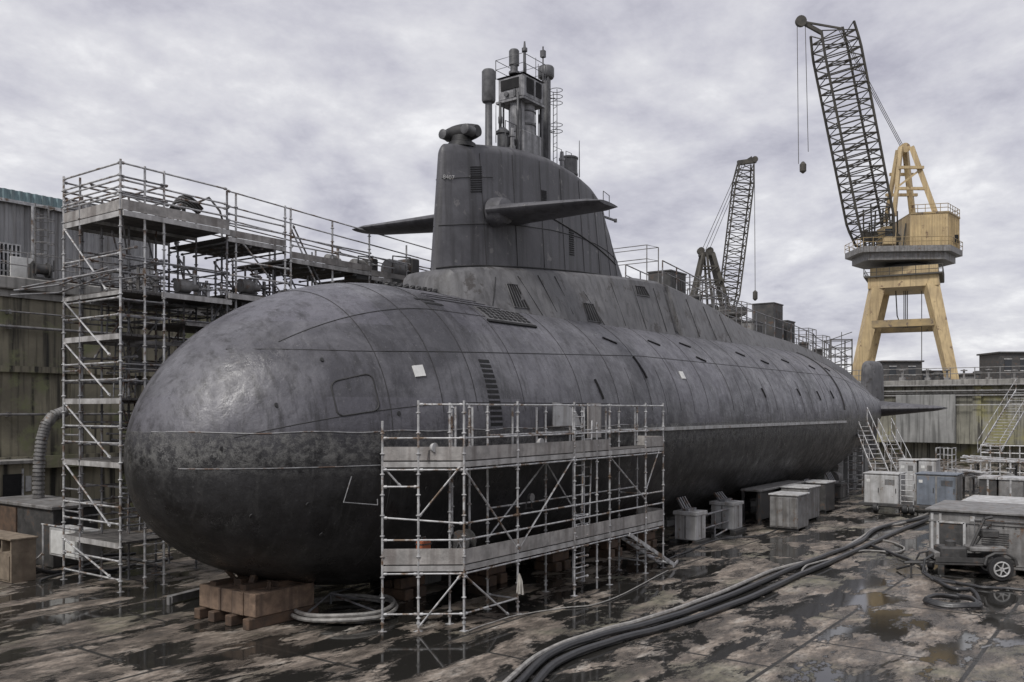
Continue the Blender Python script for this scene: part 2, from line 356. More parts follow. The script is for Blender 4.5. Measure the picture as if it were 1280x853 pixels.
# ------------------------------------------------------------------ setting
DX0, DX1, DYL, DYR = -70, 90, 17.0, -44
mb = MB(); mb.add([(DX0-1,DYR-1,0),(DX1+6,DYR-1,0),(DX1+6,DYL+1,0),(DX0-1,DYL+1,0)], [(0,1,2,3)])
tag(mb.build('dock_floor', M['ground']), kind='structure')
ZQL, ZQE = 10.7, 8.6
BIG = 2500
mb = MB(); mb.box(-BIG, DX1+2.5, DYL+.6, BIG, ZQL-1.2, ZQL-.02); tag(mb.build('quay_ground', M['quay']), kind='structure')
mb = MB(); mb.box(DX1+2.5, BIG, -BIG, BIG, ZQE-1.2, ZQE-.02); mb.box(-BIG, DX1+2.5, -BIG, DYR-.6, ZQE-1.2, ZQE-.02); mb.box(-BIG, DX0-.6, DYR-.6, DYL+.6, ZQE-1.2, ZQE-.02)
tag(mb.build('quay_ground', M['quay']), kind='structure')

def wall_panels(mb, x0, x1, y, z0, z1, step, dep=.08):      # pilaster and joint relief on a long wall facing -Y
    mb.box(x0, x1, y, y+.6, z0, z1)
    x = x0
    while x < x1: mb.box(x, x+.5, y-dep, y, z0, z1-.3); x += step
w_ = thing('dock_wall', 'mossy stained concrete dock wall behind the tall scaffold, pale coping along its top', 'wall', (0, DYL, 0))
mb = MB(); mb.box(DX0, DX1, DYL, DYL+.6, -.1, ZQL-.5); 
x = -60
while x < 85: mb.box(x, x+.35, DYL-.07, DYL-.002, 0, ZQL-.52); x += 5.3
mb.box(DX0, DX1, DYL-.30, DYL-.075, 3.0, 3.5); mb.box(DX0, DX1, DYL-.18, DYL-.075, 6.9, 7.15)
part('wall_face', mb, M['concreteL'], w_)
mb = MB(); mb.box(DX0, DX1, DYL-.32, DYL+.9, ZQL-.5, ZQL, .04); mb.box(DX0, DX1, DYL-.12, DYL-.002, ZQL-.8, ZQL-.52); part('coping', mb, M['coping'], w_)
for z, r in ((8.7, .06), (9.3, .035), (5.2, .05)):
    mb = MB(); mb.tube((-30, DYL-.28, z), (40, DYL-.28, z), r, 8)
    for k in range(14): mb.box(-29+k*5, -28.9+k*5, DYL-.3, DYL-.01, z-.09, z+.09)
    part('pipe', mb, M['steel'], w_)

w_ = thing('dock_wall', 'stained yellow-green concrete wall closing the dock beyond the submarine stern', 'wall', (DX1, 0, 0))
mb = MB(); mb.box(DX1, DX1+2.4, DYR, DYL-.35, 1.7, ZQE-.7)
y = DYR
while y < DYL-1: mb.box(DX1-.25, DX1-.002, y, y+.8, 1.7, ZQE-.72); y += 5.6
part('wall_face', mb, M['concreteE'], w_)
mb = MB(); mb.box(DX1+1.6, DX1+2.4, DYR, DYL-.35, -.1, 1.69)
y = DYR
while y < DYL-1: mb.box(DX1+1.2, DX1+1.59, y, y+1.2, 0, 1.69); y += 5.6
part('wall_foot', mb, M['concreteE'], w_)
mb = MB(); mb.box(DX1-.5, DX1+2.6, DYR, DYL-.35, ZQE-.7, ZQE, .04); mb.box(DX1-.42, DX1-.002, DYR, DYL-.35, ZQE-1.5, ZQE-1.2); part('coping', mb, M['coping'], w_)
ya, yb = GX(1196, DX1), GX(1122, DX1)
mb = MB(); mb.box(DX1-.9, DX1-.26, ya, yb, 1.75, 7.0, .05); part('concrete_panel', mb, M['concreteG'], w_)
for z in (7.4, 6.9, 8.0):
    mb = MB(); mb.tube((DX1-.6, DYR+2, z), (DX1-.6, DYL-2, z), .09, 8)
    for k in range(11): mb.box(DX1-.62, DX1-.255, DYR+4+k*5, DYR+4.15+k*5, z-.13, z+.13)
    part('pipe', mb, M['steel'], w_)
w_ = thing('dock_wall', 'plain concrete dock wall on the far right, out of view of the hull', 'wall', (0, DYR, 0))
mb = MB(); mb.box(DX0, DX1, DYR-.6, DYR, -.1, ZQE); part('wall_face', mb, M['concreteE'], w_)
w_ = thing('dock_gate', 'steel dock gate closing the dock behind the viewer', 'gate', (DX0, 0, 0))
mb = MB(); mb.box(DX0-.6, DX0, DYR, DYL, -.1, ZQE)
y = DYR+2
while y < DYL-1: mb.box(DX0, DX0+.5, y, y+.3, 0, ZQE-.5); y += 4
part('gate_face', mb, M['darksteel'], w_)

# ------------------------------------------------------------------ shed on the left quay
XS1 = GY(187, 18.6)
sh = thing('dockside_shed', 'long grey corrugated shed on the quay above the left dock wall', 'shed', (0, 18.6, ZQL))
mb = MB(); V = []; xs = []; x = -34.0; i = 0
while x < XS1:
    xs.append((x, 18.6 if i % 4 in (0, 1) else 18.54)); x += .11 if i % 2 == 0 else .05; i += 1
wx0, wx1 = GY(-30, 18.6), GY(23, 18.6)
def corr(mb, z0, z1, rng, dy=0):
    pts = [(a, b) for a, b in xs if rng[0] <= a <= rng[1]]
    V = [(a, b+dy, z0) for a, b in pts]+[(a, b+dy, z1) for a, b in pts]; n = len(pts)
    mb.add(V, [(k, k+1, n+k+1, n+k) for k in range(n-1)])
corr(mb, 10.72, 14.05, (-34, wx0)); corr(mb, 10.72, 14.05, (wx1, XS1)); corr(mb, 12.25, 14.05, (wx0-.1, wx1+.1), .001)
mb.box(-34, XS1, 18.72, 18.9, 10.72, 14.0)
mb.box(XS1, XS1+.15, 18.5, 34, 10.72, 14.05)
part('wall', mb, M['clad'], sh)
mb = MB(); corr(mb, 14.15, 14.62, (-34, 1.5), .12); mb.box(-34, 1.5, 18.8, 19.2, 14.15, 14.55); corr(mb, 14.15, 14.62, (4.2, XS1), .12); mb.box(4.2, XS1, 18.8, 19.2, 14.15, 14.55); part('parapet', mb, M['clad'], sh)
mb = MB(); corr(mb, 14.15, 14.62, (1.5, 4.2), .12); mb.box(1.5, 4.2, 18.8, 19.2, 14.15, 14.55); part('parapet', mb, M['cladteal'], sh)
mb = MB(); mb.box(-34, XS1+.2, 18.36, 18.7, 14.05, 14.14); mb.box(-34, XS1+.2, 18.34, 18.4, 14.0, 14.1); part('gutter', mb, M['galv'], sh)
mb = MB(); mb.add([(-34,18.9,14.5),(XS1,18.9,14.5),(XS1,26,16.2),(-34,26,16.2),(XS1,34,14.5),(-34,34,14.5)], [(0,1,2,3),(3,2,4,5)]); part('roof', mb, M['clad'], sh)
mb = MB(); mb.box(wx0, wx1, 18.5, 18.56, 10.78, 12.3); fr = part('window', mb, M['glass'], sh)
mb = MB()
for k in range(11):
    xx = wx0+(wx1-wx0)*k/10; mb.box(xx-.03, xx+.03, 18.42, 18.5, 10.78, 12.3)
for z in (10.78, 11.15, 11.55, 11.92, 12.28): mb.box(wx0-.04, wx1+.04, 18.43, 18.505, z-.025, z+.03)
part('frame', mb, M['galv'], fr)
mb = MB(); mb.tube((GY(40,18.4),18.35,14), (GY(40,18.4),18.35,10.8), .06, 8); part('downpipe', mb, M['galv'], sh)
# external ladder with hoops on the shed wall
lx = GY(52, 18.1)
mb = MB(); mb.box(lx-.3, lx-.25, 18.05, 18.1, 10.72, 14.1); mb.box(lx+.25, lx+.3, 18.05, 18.1, 10.72, 14.1)
for k in range(11): mb.tube((lx-.27,18.07,10.95+k*.3), (lx+.27,18.07,10.95+k*.3), .018, 5)
for k in range(5):
    z = 11.9+k*.5; mb.path([(lx-.3,18.05,z),(lx-.36,17.75,z),(lx-.2,17.5,z),(lx+.2,17.5,z),(lx+.36,17.75,z),(lx+.3,18.05,z)], .018, 5)
part('hooped_ladder', mb, M['steel'], sh)
# quay railing on the left coping
def railing(name, label, pts, z, h=1.05, step=2.0, m=None, r=.028, group=None, rails=(1.0,.52)):
    t = thing(name, label, 'railing', (pts[0][0], pts[0][1], z), 0, group)
    mp_ = MB(); mr_ = MB()
    for (a, b) in zip(pts[:-1], pts[1:]):
        a = Vector((*a, 0)); b = Vector((*b, 0)); n = max(1, round((b-a).length/step))
        for k in range(n+1):
            p = a.lerp(b, k/n); q = MB(); q.tube((p.x,p.y,z),(p.x,p.y,z+h), r, 6); q.box(p.x-.06,p.x+.06,p.y-.06,p.y+.06,z,z+.02); part('post', q, m or M['steel'], t)
        for f in rails: q = MB(); q.tube((a.x,a.y,z+h*f),(b.x,b.y,z+h*f), r*.8, 6); part('rail', q, m or M['steel'], t)
    return t
railing('quay_railing', 'grey tube railing along the left dock wall below the corrugated shed', [(-4, 17.3), (12, 17.3)], ZQL, 1.1, 2)
bx = GY(28, 17.6)
t = thing('notice_board', 'small white board standing against the shed between window and hooped ladder', 'board', (bx, 17.9, ZQL))
mb = MB(); mb.box(bx-.35, bx+.55, 17.88, 17.93, ZQL+.1, ZQL+1.0, .01); part('panel', mb, M['white'], t)
mb = MB(); mb.tube((bx-.3,17.96,ZQL),(bx-.3,17.96,ZQL+1.3),.025); mb.tube((bx+.5,17.96,ZQL),(bx+.5,17.96,ZQL+1.3),.025); part('stand', mb, M['steel'], t)
px_ = GY(52, 17.2)
t = thing('winch', 'dark rope winch on the wall coping below the hooped shed ladder', 'winch', (px_, 17.3, ZQL))
mb = MB(); mb.box(px_-.4, px_+.4, 17.0, 17.6, ZQL+.0, ZQL+.15); mb.box(px_-.4,px_-.32,17.1,17.5,ZQL+.15,ZQL+.7); mb.box(px_+.32,px_+.4,17.1,17.5,ZQL+.15,ZQL+.7); part('base_frame', mb, M['darksteel'], t)
mb = MB(); mb.lathe((px_-.31,17.3,ZQL+.5), [(.32,0),(.32,.05),(.2,.06),(.2,.56),(.32,.57),(.32,.62)], 16, 'x'); part('drum', mb, M['darksteel'], t)
mb = MB(); mb.tube((px_+.4,17.3,ZQL+.5),(px_+.55,17.3,ZQL+.5),.03); mb.tube((px_+.55,17.3,ZQL+.5),(px_+.55,17.3,ZQL+.95),.03); part('crank_handle', mb, M['darksteel'], t)

# ------------------------------------------------------------------ submarine
SUBY = -0.95
RH = 4.4
def hr(x):                               # hull radius and centre height at X
    t = x+4.0
    if t < 7.5: r = RH*math.sqrt(max(0, 1-((7.5-t)/7.5)**2)); z = 4.75-.55*(1-t/7.5)**2
    elif x < 34: r = RH; z = 4.75
    else:
        K = [(34,4.4,4.75),(38,4.3,4.76),(42,3.98,4.8),(46,3.47,4.87),(50,2.87,4.96),(54,2.2,5.1),(58,1.5,5.25),(61,.97,5.4),(64,.5,5.55),(65.2,.3,5.6)]
        for a, b in zip(K[:-1], K[1:]):
            if x <= b[0]:
                f = (x-a[0])/(b[0]-a[0]); r = a[1]+(b[1]-a[1])*f; z = a[2]+(b[2]-a[2])*f; break
        else: r, z = .3, 5.6
    return r, z
def hp(x, phi, off=0):                   # phi measured from the starboard horizontal (towards -Y), up positive
    r, z = hr(x); r += off; sn = math.sin(phi)
    if sn < 0:                            # the bow's lower half is a little fuller than a circle
        f = .055*max(0, min(1, (14-x)/10))*math.sin(2*phi)**2; r *= 1+f
    return (x, SUBY-r*math.cos(phi), z+r*sn)
def phi_at(x, z):
    r, zc_ = hr(x); return math.asin(max(-1, min(1, (z-zc_)/r)))
sub = thing('submarine', 'huge dark grey submarine resting on blocks in the dry dock', 'submarine', (28, SUBY, 0))
mb = MB(); NX = []; t = 0.0
for i in range(26): NX.append(-4+7.5*(i/26)**2)
x = 3.5
while x < 43: NX.append(x); x += 1.0
NX += [43, 44,45,46,47,48,49,50,51,52,53,54,55,56,57,58,59,60,61,62,63,64,64.5,65.2]
NX[0] = -3.9995
mb.loft([[hp(x, 2*PI*k/96) for k in range(96)] for x in NX])
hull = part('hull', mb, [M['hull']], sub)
# welded plate seams standing proud of the plating
def seam_ring(mb, x, r, p0=-60, p1=120, n=40, off=0.0): mb.path([hp(x, R_(p0+(p1-p0)*k/n), off) for k in range(n+1)], r, 5)
def seam_long(mb, pf, x0, x1, r, n=60): mb.path([hp(x0+(x1-x0)*k/n, pf(x0+(x1-x0)*k/n)) for k in range(n+1)], r, 5)
mb = MB()
for x in (.3, 1.9, 3.2, 5.4, 8.6, 11.0, 13.4, 15.8, 18.4, 21, 23.6, 26.4, 29, 31.8, 34.4, 35.6, 38.0, 42, 46, 51, 56):
    seam_ring(mb, x, .011 if x not in (38.0,) else .06, p0=(8 if x > -1 else 14))
for x in (12.2, 14.6, 17.0, 22.2, 25.2, 30.4, 35.6): seam_ring(mb, x, .008, 6, 29)
for x in (.3, 2.4): seam_ring(mb, x, .010, -50, 8)
seam_long(mb, lambda x: phi_at(x, min(6.85+.55*max(0,min(1,x/14)), hr(x)[1]+hr(x)[0]*.62 if x > 34 else 99)), -2.45, 60, .013, 140)
seam_long(mb, lambda x: R_(52), -1.6, 6.2, .014); seam_long(mb, lambda x: R_(11), -3.0, 11, .011)
part('weld_seams', mb, M['line'], sub)
mb = MB(); mb.path([hp(x, phi_at(x, 4.86+.02*math.sin(x*3)), .0) for x in [-3.9+.12*k for k in range(130)]], .016, 5)
mb.path([hp(x, phi_at(x, 4.04), .0) for x in [-3.75+.12*k for k in range(45)]], .014, 5)
part('boot_top_line', mb, M['galvdark'], sub)
mb = MB(); mb.mi = 0
mb.loft([[hp(x, phi_at(x, 4.62), .09), hp(x, phi_at(x, 4.74), .09), hp(x, phi_at(x, 4.74), -.02), hp(x, phi_at(x, 4.62), -.02)] for x in [6+k*.8 for k in range(41)]])
part('side_fender_strip', mb, M['pale'], sub)
def patch(mb, x0, x1, z0, z1, off=.02, nx=6, nz=5, edge=0):     # a curved plate on the starboard flank
    g = lambda a, b, o: hp(a, b, o); V = []; 
    P0, P1 = (z0, z1)
    for o_ in (off, -.03):
        for i in range(nx+1):
            for j in range(nz+1):
                V.append(hp(x0+(x1-x0)*i/nx, P0+(P1-P0)*j/nz, o_))
    n = (nx+1)*(nz+1); F = []
    for i in range(nx):
        for j in range(nz):
            a = i*(nz+1)+j; F.append((a, a+1, a+nz+2, a+nz+1))
    per = [i*(nz+1) for i in range(nx+1)]+[nx*(nz+1)+j for j in range(1, nz+1)]+[i*(nz+1)+nz for i in range(nx-1, -1, -1)]+[j for j in range(nz-1, 0, -1)]
    for a, b in zip(per, per[1:]+per[:1]): F.append((a, b, b+n, a+n))
    mb.add(V, F)
# torpedo door outline
def rrect(x0, x1, p0, p1, off, c=.18):
    pts = []
    w_x, w_p = x1-x0, p1-p0
    for cx_, cp_, a0 in ((1-c,1-c,0),(c,1-c,90),(c,c,180),(1-c,c,270)):
        for k in range(6):
            a = R_(a0+k*18); pts.append(hp(x0+w_x*(cx_+c*math.cos(a)), p0+w_p*(cp_+c*math.sin(a)), off))
    return pts
xa, xb = GY(424, -4.45), GY(474, -4.75)
td = MB(); td.path(rrect(xa, xb, phi_at(xa, 5.22), phi_at(xa, 6.05), .004), .022, 5, closed=True); part('torpedo_door', td, M['line'], sub)
# louvre column
lxx = GY(617, -5.2)
lou = MB()
for k in range(13):
    p = R_(26.5-k*2.0); patch(lou, lxx-.32+.03*(14-k)*.2, lxx+.22, p, p+R_(1.2), .012, 2, 1)
part('louvre_grille', lou, M['void'], sub)
# deck grating recess
gx0, gx1 = GY(588, -3.3), GY(640, -3.3)
gr = MB(); patch(gr, 5.6, 8.0, R_(50), R_(60), .03, 6, 4); g_ = part('deck_hatch', gr, M['casing'], sub)
gr = MB()
for k in range(9):
    for j in range(4): patch(gr, 5.75+k*.25, 5.9+k*.25, R_(51+j*2.2), R_(52.4+j*2.2), .045, 1, 1)
patch(gr, 5.5, 8.05, R_(48.2), R_(49.6), .05, 5, 1)
part('grating', gr, M['void'], g_)
gr = MB()
for a, b, c_, d_ in ((3.9,7.2,61.5,62.2),(3.9,7.2,64.5,65.1),(3.9,7.2,67.5,68.1),(3.2,4.0,56,57.5),(3.0,3.8,59,60.2)): patch(gr, a, b, R_(c_), R_(d_), .012, 5, 1)
part('limber_slots', gr, M['void'], sub)
for x, p, wx, wp in ((13.5,24,.14,12),(9.9,13,.16,9),(12.6,44,.5,3.2),(16.4,47,.5,3),(19.5,49,.5,3),(25.4,47,.5,3),(19.8,38,.5,2.6),(27.9,42,.5,2.6),(31.5,46,.5,2.6),(35.6,43,.5,2.6),(39.2,45,.5,2.6),(25.1,16,.14,6),(30.2,18,.14,5),(33.4,15,.14,7),(36.1,17,.14,6)):
    s_ = MB()
    n = 5
    V = [hp(x-wx*.9+wx*1.4*(k/n), R_(p+wp*(1-k/n)), .012) for k in range(n+1)]
    s_.path(V, .045, 4); part('vent_slot', s_, M['void'], sub)
for x, z in ((GY(530,-5.0), 6.38), (GY(845,-4.6), 6.75)):
    s_ = MB(); p = phi_at(x, z); patch(s_, x-.16, x+.16, p-R_(2), p+R_(2.2), .03, 2, 2); q = part('inspection_plate', s_, M['white'], sub)
# bow step bracket low on the flank
s_ = MB(); a = hp(-.9, R_(-20), .05); b = hp(.1, R_(-22), .05)
s_.path([hp(-.75, R_(-12), .05), hp(-.95, R_(-21), .18), hp(-.1, R_(-22), .18), hp(.0, R_(-21), .02)], .016, 6); part('hull_bracket', s_, M['galvdark'], sub)
for x, z in ((-2.6,3.0),(-1.6,3.2),(-2.2,5.5),(-1.0,6.6),(.5,5.3),(-3.2,4.5),(1.4,3.4),(-1.1,2.5)):
    s_ = MB(); p = phi_at(x, z); c0 = hp(x, p, 0); c1 = hp(x, p, .02); s_.path([c0, c1], .06, 10); part('flush_fitting', s_, M['line'], sub)
# casing: raised flat-topped superstructure
cas = [(5.7,9.12,.25,.4),(5.85,9.6,.7,.9),(6.1,9.88,1.05,1.4),(6.7,10.0,1.35,2.0),(7.8,10.15,1.45,2.2),(10,10.35,1.4,2.15),(14,10.7,1.35,2.1),(18,11.0,1.3,2.05),(20.2,11.1,1.25,2.05),(20.21,11.1,1.1,1.85),(20.9,11.08,1.1,1.85),(20.91,11.08,1.25,2.05),(24,10.8,1.2,2.0),(27,10.45,1.15,1.95),(29,10.15,1.1,1.85),(31,9.85,1.1,1.8),(34,9.7,1.1,1.6),(38,9.55,1.1,1.5),(42,9.3,1.0,1.4),(46,8.95,.9,1.2),(51,8.35,.75,1.0),(56,7.4,.55,.8),(60,6.55,.35,.5)]
def casring(x, zt, tw, bw):
    r, zc_ = hr(x); zb = zc_+math.sqrt(max(0, r*r-bw*bw))-.12; zt = max(zt, zb+.1); e = .14
    return [(x,SUBY-bw,zb),(x,SUBY-tw-e*.4,zt-e),(x,SUBY-tw+e,zt),(x,SUBY-tw*.5,zt+.03),(x,SUBY,zt+.04),(x,SUBY+tw*.5,zt+.03),(x,SUBY+tw-e,zt),(x,SUBY+tw+e*.4,zt-e),(x,SUBY+bw,zb)]
mb = MB(); mb.loft([casring(*c) for c in cas]); casing = part('casing', mb, M['casing'], sub)
def casz(x):
    for a, b in zip(cas[:-1], cas[1:]):
        if a[0] <= x <= b[0]: return a[1]+(b[1]-a[1])*(x-a[0])/max(1e-6, b[0]-a[0])
    return 9.1
def casside(x, f, off=.01):
    for a, b in zip(cas[:-1], cas[1:]):
        if a[0] <= x <= b[0]:
            g_ = (x-a[0])/max(1e-6, b[0]-a[0]); c = [a[i]+(b[i]-a[i])*g_ for i in range(4)]; break
    q = casring(*c); p0, p1 = Vector(q[0]), Vector(q[1]); return p0.lerp(p1, f)+Vector((0,-.8,.6))*off
mb = MB()
for x, f0, f1, dxx in ((7.6,.15,.85,-.9),(8.9,.1,.9,.9),(10.2,.2,.95,.6),(11.3,.2,.95,.6),(13.0,.05,.7,1.4),(15.4,.1,.9,.3),(17.2,.1,.9,.3),(19.2,.1,.9,.2),(22.6,.1,.9,.3),(24.6,.1,.9,.3),(26.6,.1,.9,.3)):
    mb.path([casside(x+dxx*(f1-f_), f_) for f_ in (f1, (f0+f1)/2, f0)], .016, 4)
mb.path([casside(6.3+k*.8, .02, .02) for k in range(32)], .03, 5)
part('plate_joints', mb, M['line'], casing)
for x, w2, z0, z1 in ((8.0,.9,.2,.7),(12.7,1.0,.1,.45),(17.4,1.2,.72,.9),(20.3,.5,.1,.9)):
    s_ = MB(); s_.add([casside(x,z0,.015),casside(x+w2,z0,.015),casside(x+w2*.75,z1,.015),casside(x+.02,z1,.015), casside(x,z0,-.05),casside(x+w2,z0,-.05),casside(x+w2*.75,z1,-.05),casside(x+.02,z1,-.05)], [(0,1,2,3),(0,4,5,1),(1,5,6,2),(2,6,7,3),(3,7,4,0)])
    fo = part('free_flood_opening', s_, M['void'], casing)
    s_ = MB(); s_.path([casside(x,z0,.02),casside(x+w2,z0,.02),casside(x+w2*.75,z1,.02),casside(x+.02,z1,.02)], .022, 5, closed=True)
    for k in range(1, 5): s_.tube(casside(x+w2*k/5, z0, .02), casside(x+.02+(w2*.75-.02)*k/5, z1, .02), .014, 4)
    part('bars', s_, M['casing'], fo)

# sail
def ztop(x):
    K = [(5.5,14.1),(6.9,14.25),(8,14.5),(10,14.85),(12,14.98),(14,14.85),(15.5,14.6),(16.6,14.25),(17.6,13.8),(19.2,13.2)]
    for a, b in zip(K[:-1], K[1:]):
        if x <= b[0]: return a[1]+(b[1]-a[1])*max(0,(x-a[0])/(b[0]-a[0]))
    return 13.6
HW = 1.12
def sailpt(u, v, inset=0):
    # u 0..1 round the waterline from trailing edge, starboard first; v 0..1 base to top
    xf = 6.28+.38*v; xa_ = 19.1-1.75*v**1.1; a = 2*PI*u
    s = (1+math.cos(a))/2                      # 0 at nose, 1 at tail
    tt = s; th_ = (2.0*math.sqrt(max(tt,0))*(1-tt)**.62)*.88 if tt > 0 else 0
    th_ = min(1.0, th_*1.05); 
    hw = HW*(1-.10*v)*th_; sg = -1 if math.sin(a) > 0 else 1
    x = xf+(xa_-xf)*tt; k = 1-inset
    cxm = 10.0; x = cxm+(x-cxm)*(1-inset*.08) if x < cxm else 11.5+(x-11.5)*(1-inset*.05)
    return x, SUBY+sg*hw*k
NU = 120; rings = []
def sring(v, inset, dz):
    r = []
    for k in range(NU):
        # parametrise with clustering at the nose
        x, y = sailpt((k+.5)/NU, v, inset); zb = casz(x)-.08; zt = ztop(x)-.42
        r.append((x, y, zb+(zt-zb)*v+dz))
    return r
for i in range(15): rings.append(sring(i/14, 0, 0))
for k in range(1, 8):
    a = k/7*PI/2; rings.append(sring(1, (1-math.cos(a))*.93, .42*math.sin(a)))
mb = MB(); mb.loft(rings); sail = part('sail', mb, M['sail'], sub)
def sailsurf(x, v, off=.01):
    lo, hi = .25, .5      # starboard half: u from 0 (tail) to .5 (nose)
    lo, hi = 0.0, .5
    for _ in range(30):
        m = (lo+hi)/2; X = sailpt(m, v)[0]
        if X > x: lo = m
        else: hi = m
    X, Y = sailpt((lo+hi)/2, v); zb = casz(X)-.08; zt = ztop(X)-.42
    return (X, Y-off, zb+(zt-zb)*v)
mb = MB()
for v, x0, x1, r in ((.40,6.46,18.3,.014),(.045,6.33,18.9,.03),(.80,6.62,8.6,.010)):
    mb.path([sailsurf(x0+(x1-x0)*(k/60)**1.6, v) for k in range(61)], r, 5)
    pts = [sailsurf(x0+(2.5)*(k/20)**1.6, v) for k in range(21)]; mb.path([(p[0], 2*SUBY-p[1], p[2]) for p in pts], r, 5)
for x in (8.0, 9.6, 11.2, 12.6, 14.1, 15.5, 16.6, 17.4):
    mb.path([sailsurf(x+.25*(1-v/10), v/10) for v in range(0, 11)], .010, 4)
mb.path([sailsurf(11+k*.35, .55-.028*k*.5) for k in range(20)], .03, 5)
part('plate_joints', mb, M['line'], sail)
for x, v0, v1, w2 in ((7.6,.67,.90,.48),(11.3,.62,.75,.34),(13.2,.20,.46,.34)):
    s_ = MB(); n = 12
    for k in range(n):
        v = v0+(v1-v0)*k/n; a, b = sailsurf(x, v, .02), sailsurf(x+w2, v, .02); dz = (v1-v0)/n*4*.5
        s_.add([(a[0],a[1],a[2]),(b[0],b[1],b[2]),(b[0],b[1]-.0,b[2]+dz),(a[0],a[1],a[2]+dz),(a[0],a[1]+.1,a[2]),(b[0],b[1]+.1,b[2]),(b[0],b[1]+.1,b[2]+dz),(a[0],a[1]+.1,a[2]+dz)], [(0,1,2,3),(0,4,5,1),(3,2,6,7),(0,3,7,4),(1,5,6,2)])
    part('louvre_grille', s_, M['void'], sail)
# small painted number near the sail's leading edge
def text_mesh(body, size, m, parent, loc, rot):
    cu = bpy.data.curves.new('number', 'FONT'); cu.body = body; cu.size = size; cu.extrude = .004; cu.align_x = 'CENTER'
    to = bpy.data.objects.new('number', cu); scene.collection.objects.link(to)
    dg = bpy.context.evaluated_depsgraph_get(); me = bpy.data.meshes.new_from_object(to.evaluated_get(dg))
    bpy.data.objects.remove(to); me.materials.clear(); me.materials.append(m)
    o = bpy.data.objects.new('painted_number', me); scene.collection.objects.link(o); o.parent = parent
    off = Vector((0,0,0)); q = parent
    while q is not None: off += q.location; q = q.parent
    o.location = Vector(loc)-off; o.rotation_euler = rot; return o
pA = sailsurf(6.68, .79, .03); pB = sailsurf(6.86, .79, .03)
text_mesh('8407', .20, M['pale'], sail, ((pA[0]+pB[0])/2, (pA[1]+pB[1])/2-.02, (pA[2]+pB[2])/2), (R_(90), 0, math.atan2(pB[1]-pA[1], pB[0]-pA[0])))
# sail planes
def plane(name, root, tip, cr_, ct, tr, tt, xs_, m, parent):
    mb = MB(); rings = []
    for k in range(9):
        f = k/8; c = Vector(root).lerp(Vector(tip), f); ch = cr_+(ct-cr_)*f; th_ = tr+(tt-tr)*f
        if k == 8: ch *= .8; th_ *= .5
        ring = []
        for j in range(24):
            a = 2*PI*j/24; s = (1-math.cos(a))/2; y = math.sin(a)
            env = 2.2*math.sqrt(s)*(1-s)**.75 if s < 1 else 0
            ring.append((c.x-xs_*ch+ch*s, c.y, c.z+(1 if y > 0 else -1)*th_/2*min(1, env)*(1 if abs(y) > 1e-6 else 0)))
        rings.append(ring)
    mb.loft(rings); return part(name, mb, m, parent)
zpl = 12.15
for sg, tipy, tz in ((-1, -5.85, zpl-.12), (1, 5.35, zpl+.3)):
    pl = plane('sail_plane', (9.05, SUBY+sg*.85, zpl), (9.2, tipy, tz), 2.5, 1.5, .62, .26, .42, M['sail'], sub)
    s_ = MB(); s_.lathe((8.6, SUBY+sg*(1.0), zpl), [(.50,-.25),(.50,.0),(.44,.3),(.2,.42)] if sg > 0 else [(.2,-.42),(.44,-.3),(.50,0),(.50,.25)], 20, 'y'); part('pivot_fairing', s_, M['sail'], sub)
# stern control surfaces
for sg in (-1, 1): plane('stern_plane', (59.6, SUBY+sg*1.2, 5.45), (59.4, SUBY+sg*5.8, 5.5), 4.8, 2.6, 1.3, .3, .45, M['sail'], sub)
mb = MB(); rings = []
for k in range(11):
    f = k/10; z = 5.5+3.9*math.sin(f*PI/2); ch = 4.6-.6*f if f < .5 else 4.3*math.sqrt(max(.02, 1-((f-.5)/.5)**2*.9)); th_ = (1.5-.2*f)*(1 if f < .6 else math.sqrt(max(.03,1-((f-.6)/.4)**2))); ring = []
    for j in range(20):
        a = 2*PI*j/20; s = (1-math.cos(a))/2; ring.append((61.2-ch/2+ch*s, SUBY+math.sin(a)*th_/2, z))
    rings.append(ring)
mb.loft(rings); part('upper_rudder', mb, M['casing'], sub)
mb = MB(); rings = []
for k in range(6):
    f = k/5; z = 4.9-f*3.6; ch = 3.2-.6*f; th_ = .7-.25*f
    rings.append([(59.3+ch*(1-math.cos(2*PI*j/20))/2, SUBY+math.sin(2*PI*j/20)*th_/2, z) for j in range(20)])
mb.loft(rings); part('lower_rudder', mb, M['sail'], sub)
mb = MB(); mb.lathe((65.2, SUBY, 5.6), [(.45,0),(.5,.5),(.35,1.0),(.1,1.4)], 16, 'x'); part('propeller_hub', mb, M['mast'], sub)
# masts and tower on the sail
def zt(x): return ztop(x)-.05
mb = MB(); mb.lathe((9.3,SUBY,14.7), [(.15,0),(.13,.05),(.125,1.55),(.22,1.6),(.245,1.66),(.245,2.68),(.20,2.74),(.05,2.76)], 20); part('periscope_mast', mb, M['mast'], sub)
# two-pod hooded sight on the sail's nose
t_ = MB(); rings = []
for k in range(9):
    f = k/8; hw_ = .36*math.sin(PI*(.12+.76*f))**.5; hh = .26*math.sin(PI*(.15+.7*f))**.5
    rings.append([(7.75+math.cos(a)*hw_+.15*f, SUBY+.62-1.24*f, 14.83+math.sin(a)*hh*1.15) for a in [2*PI*j/16 for j in range(16)]])
t_.loft(rings); t_.lathe((7.8,SUBY,14.3), [(.5,0),(.48,.15),(.36,.22),(.34,.4)], 16); hd = part('sonar_pod', t_, M['black'], sub)
for yy in (-.66, .56):
    s_ = MB(); s_.lathe((7.42, SUBY+yy*.8, 14.76), [(.12,-.14),(.17,-.12),(.17,.3)], 14, 'x'); part('lens', s_, M['mast'], hd)
tw = MB()
X0, X1 = 10.75, 11.75
tw.box(X0-.1, X1+.1, SUBY-.55, SUBY+.55, 14.6, 15.6, .04)
